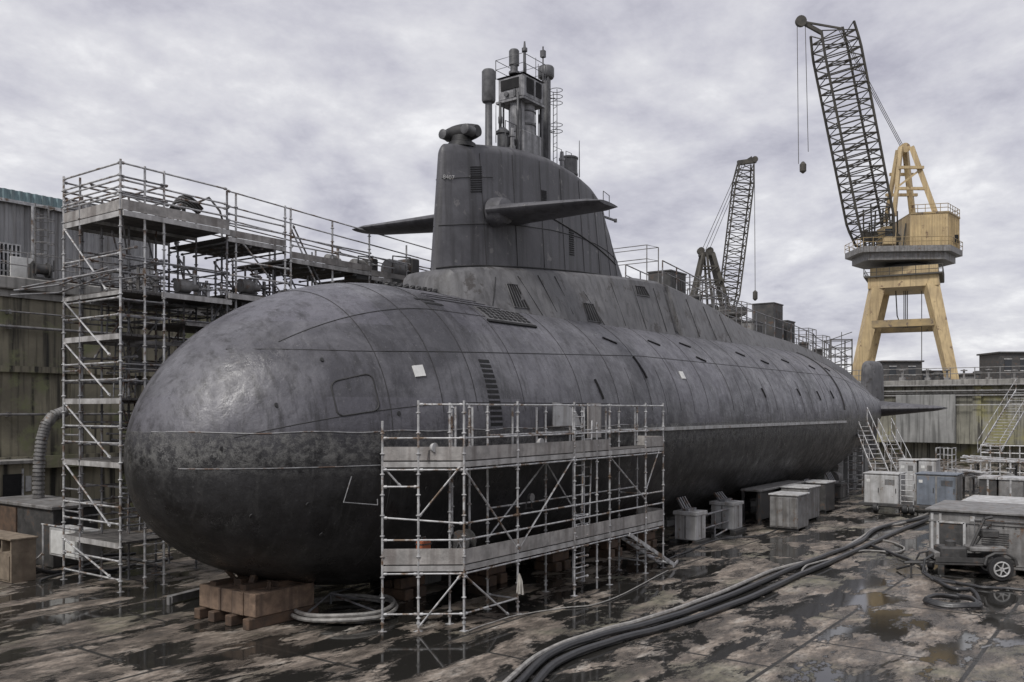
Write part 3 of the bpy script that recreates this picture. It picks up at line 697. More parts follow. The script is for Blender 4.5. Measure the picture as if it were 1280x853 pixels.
tw.lathe((10.9,SUBY-.1,15.6), [(.28,0),(.28,1.1),(.24,1.15)], 16); tw.lathe((11.35,SUBY-.15,15.6), [(.36,0),(.36,1.1),(.3,1.15)], 16); tw.box(11.1,11.7,SUBY-.1,SUBY+.45,15.6,16.7)
tw = part('mast_tower', tw, M['mastlight'], sub)
s_ = MB(); s_.box(10.55,11.85,SUBY-.62,SUBY+.55,16.75,17.62,.06); s_.box(10.5,11.9,SUBY-.66,SUBY+.6,16.68,16.76); s_.add([(10.5,SUBY-.66,17.62),(11.9,SUBY-.66,17.62),(11.9,SUBY+.6,17.62),(10.5,SUBY+.6,17.62),(11.0,SUBY-.2,17.85),(11.5,SUBY-.2,17.85),(11.5,SUBY+.2,17.85),(11.0,SUBY+.2,17.85)],[(0,1,5,4),(1,2,6,5),(2,3,7,6),(3,0,4,7),(4,5,6,7)])
cab = part('lookout_cabin', s_, M['mastlight'], tw)
s_ = MB(); s_.box(10.52,10.56,SUBY-.42,SUBY+.38,17.12,17.5); part('window', s_, M['void'], cab)
s_ = MB(); s_.box(10.75,11.2,SUBY-.64,SUBY-.60,16.95,17.5); s_.box(11.35,11.7,SUBY-.64,SUBY-.60,16.95,17.5); part('window', s_, M['void'], cab)
s_ = MB(); s_.box(10.49,10.53,SUBY-.3,SUBY-.2,16.82,17.08); s_.lathe((10.5,SUBY+.1,16.95),[(.09,-.04),(.09,.02)],10,'x'); s_.box(10.6,10.64,SUBY-.5,SUBY-.46,15.6,16.7); s_.box(10.6,10.64,SUBY+.3,SUBY+.36,15.6,16.7); part('fittings', s_, M['mast'], tw)
s_ = MB(); s_.box(11.9,11.95,SUBY-.5,SUBY-.42,15.2,16.8); part('cable_duct', s_, M['mast'], tw)
for x, y, z0, z1, rr_ in ((10.45,SUBY-.45,14.7,16.9,.05),(10.45,SUBY+.35,14.7,16.7,.06),(12.15,SUBY-.3,14.6,17.3,.07),(12.4,SUBY+.2,14.6,16.4,.1),(13.6,SUBY-.3,14.6,15.5,.09),(10.1,SUBY-.45,14.7,15.5,.08)):
    s_ = MB(); s_.lathe((x,y,z0), [(rr_*1.5,0),(rr_*1.5,.15),(rr_,.18),(rr_,(z1-z0)*.6),(rr_*1.35,(z1-z0)*.62),(rr_*1.35,(z1-z0)*.72),(rr_,(z1-z0)*.74),(rr_*.8,z1-z0)], 10); part('mast_pipe', s_, M['mastlight' if rr_ > .075 else 'mast'], sub)
s_ = MB(); s_.lathe((11.35,SUBY-.15,15.9), [(.36,0),(.40,.02),(.40,.08),(.36,.1)], 16); s_.lathe((11.35,SUBY-.15,16.4), [(.36,0),(.39,.02),(.39,.05),(.36,.07)], 16); part('clamp_ring', s_, M['mast'], tw)
s_ = MB(); s_.tube((11.7,SUBY-.7,17.62),(11.7,SUBY-.7,18.9),.03); s_.box(11.62,11.78,SUBY-.78,SUBY-.62,18.5,18.75); part('signal_light', s_, M['mast'], tw)
s_ = MB(); s_.lathe((10.9,SUBY+.05,17.8), [(.2,0),(.2,.08),(.14,.1),(.14,.3),(.19,.32),(.19,.85),(.15,.9)], 14); part('sensor_head', s_, M['mast'], tw)
s_ = MB(); s_.lathe((11.5,SUBY,17.8), [(.06,0),(.055,1.0),(.11,1.02),(.11,1.14),(.05,1.18),(.03,1.4)], 10); part('antenna', s_, M['mast'], tw)
s_ = MB()
rp = [(10.5,SUBY-.66),(11.9,SUBY-.66),(11.9,SUBY+.6),(10.5,SUBY+.6)]
for (x, y) in rp: s_.tube((x,y,17.6),(x,y,18.3),.016,5)
for z in (17.95,18.3): s_.path([(x,y,z) for x,y in rp], .014, 5, closed=True)
part('guard_rail', s_, M['mast'], tw)
for x, y, z0, z1, r in ((12.1,-.6,15.0,18.6,.022),(12.35,-1.2,15.0,19.1,.02),(12.6,-.7,15,19.0,.02),(9.0,-1.5,14.7,16.0,.018),(15.3,-1.0,14.9,16.4,.025),(11.9,-1.3,15,18.4,.02)):
    s_ = MB(); s_.tube((x,y,z0),(x,y,z1),r,6,r*.6); part('whip_antenna', s_, M['mast'], sub)
s_ = MB(); s_.lathe((12.95,SUBY,14.95), [(.2,0),(.175,.05),(.175,3.25),(.28,3.3),(.31,3.36),(.31,3.68),(.27,3.74),(.05,3.75)], 20); s_.tube((12.75,SUBY-.22,15),(12.75,SUBY-.22,18.2),.035); sn = part('snorkel_mast', s_, M['mast'], sub)
s_ = MB()
for dx_ in (-.14,.14): s_.tube((13.2+dx_*.6,SUBY-.25+dx_,14.7),(13.2+dx_*.6,SUBY-.25+dx_,17.8),.016,5)
for k in range(10): s_.tube((13.12,SUBY-.39,14.9+k*.28),(13.28,SUBY-.11,14.9+k*.28),.012,4)
for z in (16.2,16.45,17.3,17.55,17.8): s_.path([(13.2+.25*math.cos(a), SUBY-.3+.25*math.sin(a), z) for a in [2*PI*k/10 for k in range(10)]], .014, 4, closed=True)
s_.tube((13.1,SUBY,16.2),(13.2,SUBY-.25,16.2),.02); s_.tube((13.1,SUBY,17.5),(13.2,SUBY-.25,17.5),.02)
part('hooped_ladder', s_, M['mast'], sn)
s_ = MB(); s_.lathe((14.6,SUBY,14.68), [(.3,0),(.3,.12),(.36,.15),(.36,.22),(.34,.24),(.34,.78),(.37,.8),(.37,.86),(.3,.9)], 20); part('exhaust_drum', s_, M['mast'], sub)
s_ = MB(); s_.lathe((10.0,SUBY-.1,14.85), [(.2,0),(.2,.45),(.25,.48),(.25,.56),(.1,.7)], 14); s_.box(9.9,10.5,SUBY-.35,SUBY-.15,14.8,15.2); part('vent_housing', s_, M['mast'], sub)
s_ = MB(); s_.path([(9.75,SUBY-.4,14.9),(9.75,SUBY-.4,15.7),(10.4,SUBY-.4,15.7),(10.4,SUBY-.4,15.0)], .02, 5); s_.path([(13.9,SUBY+.3,14.9),(13.9,SUBY+.3,15.9),(14.5,SUBY+.3,15.9),(14.5,SUBY+.3,14.9)], .016, 5); s_.path([(13.9,SUBY-.3,14.9),(13.9,SUBY-.3,15.6),(14.3,SUBY-.3,15.6),(14.3,SUBY-.3,14.9)], .016, 5); part('grab_rail', s_, M['mast'], sub)
s_ = MB(); s_.path([(16.8,SUBY-.3,13.9),(16.8,SUBY-.3,14.6),(17.3,SUBY-.3,14.5),(17.3,SUBY-.3,13.6)], .02, 5); part('grab_rail', s_, M['mast'], sub)
s_ = MB(); s_.box(17.3,18.3,SUBY-.08,SUBY+.0,13.6,13.68); s_.lathe((18.3,SUBY-.04,13.62),[(.07,-.05),(.07,.1)],8); part('stern_light', s_, M['mast'], sub)
# a low deck rail along the after casing
s_ = MB(); pts = []
for k in range(22):
    x = 21+k*1.45; z = casz(x); y = SUBY-.95 if x < 44 else SUBY-.65
    s_.tube((x,y,z-.05),(x,y,z+1.1),.034,5); pts.append((x,y,z+1.1))
s_.path(pts, .03, 5); s_.path([(a,b,c-.5) for a,b,c in pts], .025, 5); part('deck_rail', s_, M['galvdark'], sub)
s_ = MB(); pts = []
for k in range(22):
    x = 21+k*1.45; z = casz(x); y = SUBY+.95 if x < 44 else SUBY+.65
    s_.tube((x,y,z-.05),(x,y,z+1.1),.034,5); pts.append((x,y,z+1.1))
s_.path(pts, .03, 5); s_.path([(a,b,c-.5) for a,b,c in pts], .025, 5); part('deck_rail', s_, M['galvdark'], sub)
s_ = MB(); pts = []
for x, y in ((18.9,-2.2),(20.0,-2.2),(20.0,.3),(18.9,.3)):
    s_.tube((x,y,casz(x)-.1),(x,y,casz(x)+1.5),.025,5); pts.append((x,y,casz(x)+1.5))
s_.path(pts, .02, 5, closed=True); s_.path([(a,b,c-.6) for a,b,c in pts], .02, 5, closed=True); part('deck_rail', s_, M['steel'], sub)

# ------------------------------------------------------------------ gear standing on the submarine deck
def deckbox(name, label, cat, x, y, z, sx, sy, sz, m, extra=None, group=None):
    t = thing(name, label, cat, (x, y, z), 0, group)
    q = MB(); q.box(x-sx/2, x+sx/2, y-sy/2, y+sy/2, z+.08, z+sz, .03); part('housing', q, m, t)
    q = MB()
    for a in (-.4,.4): q.box(x+a*sx-.04, x+a*sx+.04, y-sy/2-.03, y+sy/2+.03, z-.03, z+.08)
    part('skid', q, M['darksteel'], t)
    q = MB()
    for k in range(5): q.box(x-sx*.35+k*sx*.16, x-sx*.27+k*sx*.16, y-sy/2-.02, y-sy/2+.0, z+sz*.3, z+sz*.8)
    q.box(x-sx/2-.03, x+sx/2+.03, y-sy/2-.03, y+sy/2+.03, z+sz-.02, z+sz+.05)
    part('lid', q, M['darksteel'], t); return t
deckbox('deck_crate', 'grey slatted crate on the casing just behind the sail', 'crate', 23.6, SUBY+.1, casz(23.6), 1.7, 1.2, 1.15, M['darksteel'])
deckbox('generator_box', 'tall dark machine box on the after casing below the lattice crane hook', 'machine', 37.3, SUBY+.1, casz(37.3), 1.6, 1.3, 2.2, M['darksteel'])
deckbox('generator_box', 'smaller dark machine box next to the tall one on the after casing', 'machine', 39.9, SUBY+.1, casz(39.9), 1.4, 1.1, 1.5, M['darksteel'])
deckbox('deck_locker', 'low grey locker on the after casing ahead of the two machine boxes', 'locker', 34.4, SUBY+.1, casz(34.4), 1.5, 1.0, .75, M['steel'])
for i, (x, dz) in enumerate(((31.6,.0),(43.0,.0),(46.0,0),(28.2,0),(26.2,0))):
    t = thing('access_frame', ['tube access frame on the casing where it steps down','tube access frame on the casing behind the smaller machine box','tube access frame on the casing nearest the stern','tube access frame on the casing ahead of the step down','tube access frame on the casing just behind the slatted crate'][i], 'frame', (x, SUBY, casz(x)), 0, 'tube frames on the after casing')
    z = casz(x)-.03; q = MB()
    for a in (-.8,0,.8):
        for b in (-.8,.8): q = MB(); q.tube((x+a,SUBY+b,z),(x+a,SUBY+b,z+1.5),.028,5); part('post', q, M['steel'], t)
    q = MB()
    for h_ in (.6,1.1,1.5):
        q.path([(x-.8,SUBY-.8,z+h_),(x+.8,SUBY-.8,z+h_),(x+.8,SUBY+.8,z+h_),(x-.8,SUBY+.8,z+h_)], .022, 5, closed=True)
    part('rails', q, M['steel'], t)
    q = MB(); q.lathe((x,SUBY-.2,z), [(.3,0),(.3,.5),(.34,.52),(.34,.6),(.2,.66)], 14); part('hatch_trunk', q, M['darksteel'], t)
# forward deck winch and motors
def hz(x, y): r, z = hr(x); return z+math.sqrt(max(.01, r*r-(y-SUBY)**2))
def winch(x, y, label, s=1.0):
    z = hz(x, y)-.04; t = thing('deck_winch', label, 'winch', (x, y, z), 0, 'winches on the scaffold walkway')
    q = MB(); q.box(x-.7*s, x+.7*s, y-.4*s, y+.4*s, z-.1, z+.12); part('bed_plate', q, M['darksteel'], t)
    q = MB(); q.lathe((x-.55*s,y,z+.48*s), [(.1,0),(.36*s,.03),(.36*s,.55*s),(.28*s,.62*s),(.28*s,.8*s),(.1,.82*s)], 18, 'x'); part('motor', q, M['steel'], t)
    q = MB(); q.box(x+.3*s, x+.72*s, y-.38*s, y+.38*s, z+.12, z+.95*s, .05); part('gearbox', q, M['darksteel'], t)
    q = MB(); q.path([(x-.6*s,y-.3,z+.1),(x-.6*s,y-.35,z+.9*s),(x+.3*s,y-.35,z+.95*s)], .03, 6); part('pipe', q, M['darksteel'], t); return t
t = MB(); pts = []
for k in range(60):
    x = 3.3+k*.055; pts.append((x, -1.6+.12*math.sin(k*1.3), hz(x, -1.6)+.05+.05*math.cos(k*1.3)))
t.path(pts, .045, 6)
t.path([(x_, y_+.22, z_+.0) for x_, y_, z_ in pts], .04, 6)
tag(t.build('mooring_chain', M['black']), 'dark mooring chain heaped across the deck in front of the sail foot', 'chain')

# ------------------------------------------------------------------ scaffolding
class Scaf:
    def __init__(s, root, tube, r=.028): s.root = root; s.items = {}; s.tube = tube; s.r = r
    def put(s, name, mb, m, c): s.items.setdefault((name, m.name), []).append((math.dist(c[:2], (CX, CY)), mb, m))
    def std(s, x, y, z0, z1, foot=True, col=True):
        q = MB(); q.tube((x,y,z0),(x,y,z1), s.r, 8)
        if col:
            z = z0+.3
            while z < z1-.1: q.lathe((x,y,z), [(s.r,0),(s.r*2.0,.012),(s.r*2.0,.03),(s.r,.045)], 8); z += .5
        if foot: q.tube((x,y,z0-.0),(x,y,z0+.28), s.r*.65, 6); q.box(x-.08,x+.08,y-.08,y+.08,z0,z0+.012); q.lathe((x,y,z0+.18),[(.05,0),(.05,.05)],8)
        s.put('standard', q, s.tube, (x,y))
    def led(s, p0, p1, name='ledger', r=None):
        q = MB(); q.tube(p0, p1, r or s.r*.82, 6)
        d = (Vector(p1)-Vector(p0)).normalized()
        for p, k in ((p0,1),(p1,-1)):
            a = Vector(p)+d*.04*k; q.tube(a, a+d*.07*k, s.r*1.35, 6)
        s.put(name, q, s.tube, p0)
    def brace(s, p0, p1): s.led(p0, p1, 'brace')
    def deck(s, x0, x1, y0, y1, z, m=None, n=3, planks='x'):
        q = MB(); gap = .02
        if x0 > x1: x0, x1 = x1, x0
        if y0 > y1: y0, y1 = y1, y0
        if planks == 'x':
            for k in range(n):
                a = y0+(y1-y0)*k/n; b = y0+(y1-y0)*(k+1)/n-gap; q.box(x0+.02, x1-.02, a, b, z-.07, z)
        else:
            for k in range(n):
                a = x0+(x1-x0)*k/n; b = x0+(x1-x0)*(k+1)/n-gap; q.box(a, b, y0+.02, y1-.02, z-.07, z)
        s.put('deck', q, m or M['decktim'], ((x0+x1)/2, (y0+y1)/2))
    def edge(s, p0, p1, z, h=.11, m=None):
        q = MB(); q.beam((p0[0],p0[1],z), (p1[0],p1[1],z), .05, h); s.put('deck_beam', q, m or M['alu'], p0)
    def toe(s, p0, p1, z, h=.32, m=None):
        q = MB(); q.beam((p0[0],p0[1],z+h/2+.01), (p1[0],p1[1],z+h/2+.01), .035, h); s.put('toe_board', q, m or M['toe'], p0)
    def ladder(s, x, y, z0, z1, wx=.38, wy=0, tilt=(0,0)):
        q = MB(); n = int((z1-z0)/.28)
        for k in (-.5,.5): q.tube((x+wx*k,y+wy*k,z0),(x+wx*k+tilt[0],y+wy*k+tilt[1],z1),.026,6)
        for i in range(1, n):
            f = i/n; q.tube((x-wx/2+tilt[0]*f,y-wy/2+tilt[1]*f,z0+(z1-z0)*f),(x+wx/2+tilt[0]*f,y+wy/2+tilt[1]*f,z0+(z1-z0)*f),.018,5)
        s.put('ladder', q, s.tube, (x,y))
    def done(s):
        for (name, _), L_ in s.items.items():
            L_.sort(key=lambda a: a[0])
            for d, mb, m in L_[:96]: mb.build(name, m, s.root)
            if len(L_) > 96:
                big = MB()
                for d, mb, m in L_[96:]: big.add(mb.v, mb.f, True)
                tag(big.build(name, L_[96][2], s.root), kind='stuff')

# --- front platform beside the bow
YO, YI = -6.5, -5.5
A0 = GY(580, YO)
fs = thing('scaffold_platform', 'two-level pale tube scaffold platform standing beside the bow flank', 'scaffold', (A0, YO, 0))
S = Scaf(fs, M['galv'], .030)
xo = [A0] + [GY(p, YO) for p in (647, 718, 807, 829)]
xl = [A0, xo[1], xo[2], GY(762, YO), xo[3], xo[4]]
ZT, ZU, ZL = 5.62, 4.15, 1.62           # post top, upper deck, lower deck
E1 = (GY(478, -4.95), -4.95); E0 = ((A0+E1[0])/2, (YO+E1[1])/2)        # skewed end following the bow curve
E0 = (A0+(E1[0]-A0)*.56, YO+(E1[1]-YO)*.56)
outer = [(x, YO) for x in xl]
inner = [(x, YI) for x in xl]
for i, p in enumerate(outer): S.std(*p, 0, ZT if i != 3 else ZT-.05)
for i, p in enumerate(inner[1:]): S.std(*p, 0, ZT-.1)
S.std(*E0, 0, ZT+.0); S.std(*E1, 0, ZT-.5)
S.std(A0+.35, -5.75, 0, ZT-.05)
for z in (ZT-.1, ZU+.55): 
    for a, b in zip(outer[:-1], outer[1:]): S.led((*a, z), (*b, z), 'guard_rail')
for z in (ZL+1.0, ZL+.6):
    for a, b in zip(outer[:-1], outer[1:]): S.led((*a, z), (*b, z), 'guard_rail')
for z in (ZU+.55, ZT-.1): 
    for a, b in zip(inner[1:-1], inner[2:]): S.led((*a, z), (*b, z), 'guard_rail')
S.led((*outer[0], ZT-.1), (*E0, ZT-.1), 'guard_rail'); S.led((*outer[0], ZU+.55), (*E1, ZU+.55), 'guard_rail')
S.led((*outer[0], ZL+1.0), (*E1, ZL+1.15), 'guard_rail'); S.led((*outer[0], ZL+.6), (*E1, ZL+.6), 'guard_rail'); S.led((*E0, ZL+1.9), (*E1, ZL+1.9))
for (a, b) in ((outer[0], E0), (E0, E1), (outer[-1], inner[-1])):
    for z in (.42,): S.led((*a, z), (*b, z))
    S.toe(a, b, ZU, .33); S.toe(a, b, ZL, .38)
    for z in (ZU, ZL): S.edge(a, b, z-.09, .13); S.led((*a, z-.22), (*b, z-.22))
for i, (a, b) in enumerate(zip(outer[:-1], outer[1:])):
    if i != 3: S.toe(a, b, ZU, .33)
    S.toe(a, b, ZL, .36)
    for z in (ZU, ZL): S.edge(a, b, z-.09, .13); S.led((*a, z-.22), (*b, z-.22))
S.led((*outer[0], .42), (*outer[1], .42)); S.led((*outer[-2], ZL+1.0), (*inner[-2], ZL+1.0))
for i in range(1, 6):
    S.led((*outer[i], ZU-.25), (*inner[i], ZU-.25)); S.led((*outer[i], ZL-.25), (*inner[i], ZL-.25))
    if i in (1, 4, 5): S.led((*outer[i], .4), (*inner[i], .4))
for a, b in zip(inner[1:-1], inner[2:]): S.led((*a, ZU-.25), (*b, ZU-.25)); S.led((*a, ZL-.25), (*b, ZL-.25)); S.led((*a, ZL+1.1), (*b, ZL+1.1))
for z in (ZU, ZL):
    for i in range(5):
        if i == 2: S.deck(outer[i][0]+.85, outer[i+1][0], YO+.04, YI, z, n=3)
        else: S.deck(outer[i][0], outer[i+1][0], YO+.04, YI, z, n=3)
    q = MB(); q.prism([(outer[0][0], YO+.05), (outer[0][0], YI), (E1[0]+.25, E1[1]-.05), (E1[0]+.05, E1[1]-.05), (E0[0]+.05, E0[1]+.0)], z-.07, z); S.put('deck', q, M['decktim'], E0)
a, b = outer[0], outer[1]
S.brace((*a, ZU-.2), (*b, ZL+.1)); S.brace((*b, ZL+.05), (*outer[2], ZU-.1)); S.brace((*a, ZL-.25), (b[0]-.4, YO, .05))
S.brace((*outer[4], ZL+1.1), ((outer[4][0]+outer[5][0])*.5+.3, YO, ZU-.15)); S.brace((outer[3][0], YO, ZU-.2), (outer[4][0], YO, ZL+.8))
S.brace((*E0, ZL+1.15), (a[0]-.1, YO+.05, ZU-.15)); S.brace((*E0, .1), (a[0]-.08, YO+.04, ZL-.25)); S.brace((E0[0],E0[1],ZU-.1), (E1[0]+1.2,E1[1]-.1,ZL+1.3))
S.brace((inner[1][0], YI, ZL+.3), (inner[2][0], YI, ZU-.3)); S.brace((inner[2][0], YI, ZU-.3), (inner[3][0], YI, ZL+.2))
S.brace((*E1, ZU-.12), (E1[0]+.35, E1[1]-.3, ZU-.65))
# extra upright clutter along the inner line
for x in (A0+.9, A0+1.6, A0+3.4, A0+4.6, A0+6.4, A0+8.6, A0+10.6): S.std(x, YI+.02, ZU, ZT-.15, False, False)
for x in (A0+.5, A0+1.2): S.std(x, YI-.2, ZL, ZT-.1, False)
lx_ = (outer[2][0]+.42)
S.ladder(lx_, YO+.12, .3, ZT-.15, .62); S.ladder(lx_+1.0, YO+.5, ZL, ZU+.9, .45, 0, (.5,.2)); 
S.std(lx_+.9, YO+.03, 0, ZT-.6, False)
for k in range(7): S.led((outer[2][0], YO, .5+k*.3), (lx_+.35, YO, .48+k*.3), 'rung_bar', .018)
# loading stair on the ground at the far end
q = MB(); xs0, xs1 = outer[4][0]-1.2, outer[4][0]+1.4
for yy in (YO-.05, YO+.45):
    q.beam((xs0, yy, ZL-.2), (xs1, yy-.3, .12), .05, .12)
for k in range(7): f = (k+.5)/7; q.box(xs0+(xs1-xs0)*f-.1, xs0+(xs1-xs0)*f+.1, YO-.05-.3*f, YO+.45-.3*f, (ZL-.2)*(1-f)+.1*f, (ZL-.2)*(1-f)+.1*f+.03)
q.beam((xs1-.1,YO-.36,.08),(xs1+.8,YO-.1,.12),.05,.08)
S.put('stair', q, M['galv'], (xs1, YO))
S.done()
# things on the platform
def crate_on(name, label, cat, x, y, z, sx, sy, sz, m, group=None):
    t = thing(name, label, cat, (x,y,z), 0, group)
    q = MB(); q.box(x-sx/2,x+sx/2,y-sy/2,y+sy/2,z,z+sz,.02); part('body', q, m, t)
    q = MB(); q.box(x-sx/2-.01,x+sx/2+.01,y-sy/2-.01,y+sy/2+.01,z+sz*.8,z+sz*.86); q.path([(x-sx*.25,y,z+sz-.01),(x-sx*.25,y,z+sz+.07),(x+sx*.25,y,z+sz+.07),(x+sx*.25,y,z+sz-.01)], .015, 5); part('handle', q, M['darksteel'], t); return t
crate_on('plastic_canister', 'orange canister on the lower deck at the bow end of the platform', 'canister', E0[0]+.35, E0[1]+.15, ZL, .3, .25, .55, M['orange'])
def lamp(x, y, z, label, m=None):
    t = thing('work_lamp', label, 'lamp', (x,y,z), 0, 'work lamps on the scaffold platform')
    q = MB(); q.path([(x-.15,y,z),(x-.1,y,z+.25),(x+.1,y,z+.25),(x+.15,y,z)], .015, 5); q.tube((x,y-.15,z+.01),(x,y+.15,z+.01),.015); part('stand', q, M['darksteel'], t)
    q = MB(); q.lathe((x,y-.12,z+.32), [(.06,.14),(.10,.10),(.12,0)], 12, 'y'); part('head', q, m or M['pale'], t)
lamp(A0-.45, YI-.55+.2, ZU, 'small pale work lamp on the upper deck near the bow end'); lamp(A0+4.0, YO+.55, ZU, 'work lamp on the upper deck left of the ladder opening'); lamp(A0+3.6, YO+.6, ZL+1.0, 'round work lamp hanging above the lower deck behind the cross braces', M['steel'])
t = thing('cable_reel', 'small cable reel standing on the lower deck behind the corner post', 'reel', (A0+.6, YO+.5, ZL))
q = MB(); q.lathe((A0+.45,YO+.5,ZL+.45), [(.3,0),(.3,.03),(.14,.04),(.14,.26),(.3,.27),(.3,.3)], 18, 'x'); part('drum', q, M['darksteel'], t)
q = MB(); 
for dx_ in (.42,.78): q.path([(A0+dx_,YO+.25,ZL),(A0+dx_,YO+.5,ZL+.45),(A0+dx_,YO+.75,ZL)], .018, 5)
part('frame', q, M['galvdark'], t)
t = thing('hung_board', 'pale curved sheet board tied upright behind the top rail by the ladder', 'board', (A0+6.3, YI+.03, ZU))
q = MB(); V = []
for k in range(9):
    f = k/8; V += [(A0+5.3+1.6*f, YI-.05, ZU+.75+(.75*math.sqrt(1-(f)**2))*.95), (A0+5.3+1.6*f, YI-.05, ZU+.75)]
q.add(V+[(a_,b_-.03,c_) for a_,b_,c_ in V], [(2*k,2*k+1,2*k+3,2*k+2) for k in range(8)]+[(18+2*k,18+2*k+1,18+2*k+3,18+2*k+2) for k in range(8)]); part('sheet', q, M['pale'], t)
q = MB(); q.box(A0+7.3,A0+8.1,YI-.1,YI-.05,ZU+.35,ZU+1.45); part('panel', q, M['toe'], t)
t = MB(); cx_ = outer[1][0]+.0
for k in range(5):
    a = k*1.26; t.path([(cx_+.0,YO-.05,ZL-.55),(cx_+.04*math.cos(a)+.02*k-.05,YO-.07+.03*math.sin(a),ZL-.75),(cx_+.1*math.cos(a),YO-.08+.06*math.sin(a),ZL-.98-.03*k)], .02, 5, .035)
tag(t.build('hanging_rag', M['barnacle']), 'pale rag tied to the post below the lower deck of the platform', 'rag')

# --- tall tower left of the bow and the walkway that follows the hull
YN, YF = 4.6, 7.9
tw_ = thing('scaffold_tower', 'tall tube scaffold tower with many decks standing left of the bow', 'scaffold', (-1.3, YN, 0))
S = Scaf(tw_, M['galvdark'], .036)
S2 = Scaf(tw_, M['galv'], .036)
XA = -1.3
xt = [XA, GY(181,YN), GY(205,YN), 2.4]
lv = [11.3, 8.97, 7.67, 5.75, 3.84, 1.45]
for i, x in enumerate(xt[:3]): S2.std(x, YN, 0, 12.8 if i == 0 else 12.75)
S.std(2.4, YN, 8.2, 12.6, False); S2.std(XA, YF, 0, 12.8); S.std(XA, 6.9, .0, 12.6)
for x in (.9, 2.4): S.std(x, YF, 0, 12.4); S.std(x, 6.3, 0, 12.2)
S.std(-.1, 6.2, 0, 12.2); S.std(XA+.6, YF, 0, 12.3)
for z in lv:
    S2.edge((XA, YN), (XA, YF), z-.1, .16) if z != 8.97 else S.edge((XA, YN), (XA, YF), z-.1, .12)
    S.deck(XA, XA+1.6, YN+.05, YF-.05, z, n=8, planks='y')
    for dz in (.55, 1.05): S2.led((XA, YN, z+dz), (XA, YF, z+dz)); S.led((XA+1.6, YN+.1, z+dz), (XA+1.6, YF, z+dz))
    for yy in (YF, 6.3): S.led((XA, yy, z+.5), (2.4, yy, z+.5)); S.led((XA, yy, z+1.0), (2.4, yy, z+1.0)); S.edge((XA, yy), (2.4, yy), z-.1, .12)
    S.led((XA, YN, z+.5), (xt[2], YN, z+.5)); S.led((XA, YN, z+1.0), (xt[2], YN, z+1.0))
for z in (11.3,): S.deck(XA+1.6, 2.4, YN-.1, YF-.05, z, n=9, planks='y')
for z in (8.97,): S.deck(XA+1.6, 2.4, YN-.2, YF-.05, z, n=9, planks='y')
S.toe((XA, YN), (XA, YF), 11.3, .30); S.toe((XA-.02, YN-.1), (2.4, YN-.1), 11.3, .3); S.toe((XA+.4, YF-.1), (2.4, YF-.1), 11.3, .5)
for x in (-.9,-.2,.5,1.2,1.9): S.std(x, YF-.3, 11.3, 12.2, False, False)
for z in (11.75, 12.0): S2.led((XA, YN, z), (XA, YF, z)); S2.led((XA, YN, z), (2.4, YN, z))
S.brace((.2, 5.6, 11.3), (1.9, 6.2, 12.4)); S.brace((1.0, 5.0, 11.3), (.1, 6.6, 12.3)); S2.edge((XA, YN-.14), (2.4, YN-.14), 11.2, .16); S2.edge((XA+1.2, YN-.24), (2.4, YN-.24), 8.9, .16)
for a, b in ((YN, YF),):
    for z0, z1 in ((11.1, 8.97), (8.8, 7.0), (7.5, 5.8), (5.6, 3.95), (3.7, 1.9), (1.3, .4)):
        S2.brace((XA-.03, YF-.1, z0), (XA-.03, YN+(.7 if z0 > 9 else .5), z1))
for z0, z1 in ((11.1, 9.2), (8.6, 7.9), (7.4, 6.0), (5.6, 4.1)): S.brace((XA+.1, YN+.1, z0), (XA+2.3, YF-.1, z1))
S2.led((XA, YN, .35), (XA, YF, .35)); S2.led((XA, YN, .9), (XA, YF, .9))
for z in (2.2, 2.9, 4.6, 6.6, 8.2, 9.9): S.led((XA, YN, z), (2.4 if z > 8 else xt[2], YN, z)); S.led((XA, YF, z), (XA, 6.9, z)); S.led((xt[2], YN, z), (xt[2], YF, z)); S.led((-.1, 6.2, z+.3), (2.4, 6.3, z+.3))
for z in (12.7, 12.2): S2.led((XA, YN, z), (XA, YF, z), 'guard_rail'); S2.led((XA, YN, z), (2.4, YN, z-.05), 'guard_rail'); S.led((XA, YF, z-.1), (2.4, YF, z-.15), 'guard_rail')
lxa = GY(192, YN-.15)
S2.ladder((xt[1]+xt[2])/2, YN-.0, .1, 2.2, .6); 
for z in (10.3, 9.4, 7.0, 6.3, 5.0, 4.3, 3.0): S.led((XA+.05, 6.9, z), (2.4 if z > 6 else .9, 6.9, z)); S.led((XA+.6, YN+.1, z), (XA+.6, YF, z))
for k, x in enumerate((-.6, .6, 1.6)): S.brace((x, 6.3, 11.0), (x+.9, 6.9, 9.1)); S.brace((x+.5, 6.0, 8.7), (x-.4, 6.6, 7.0))
S.std(-.6, 6.9, 0, 11.2); S.std(.5, YF-.2, 0, 12.1)
for k, (z0, z1) in enumerate(((2.2,3.84),(3.84,5.75),(5.75,7.67),(7.67,8.97))): S.ladder(XA+1.0, 5.6+k*.4, z0-.6 if k == 0 else z0, z1+.8, .4, 0, (.3,.3))
# cantilever bay just outside the left posts at mid height
q = MB(); x0 = XA-1.0
for k in range(6): q.tube((x0+k*.02-.2, YF+.2+.0*k, 9.15+.0*k), (x0+1.0, YF-3.2+k*.55, 9.55), .03, 5)
q.path([(x0-.2,YF+.7,9.1),(XA-.1,YF+.1,9.35),(XA-.15,YN+.4,9.62)], .035, 6); q.path([(x0-.3,YF+.7,8.95),(XA-.1,YF+.1,9.1),(XA-.15,YN+.4,9.4)], .03, 6)
S.put('outrigger', q, M['galvdark'], (x0, YF))
for s_ in (S, S2): s_.done()

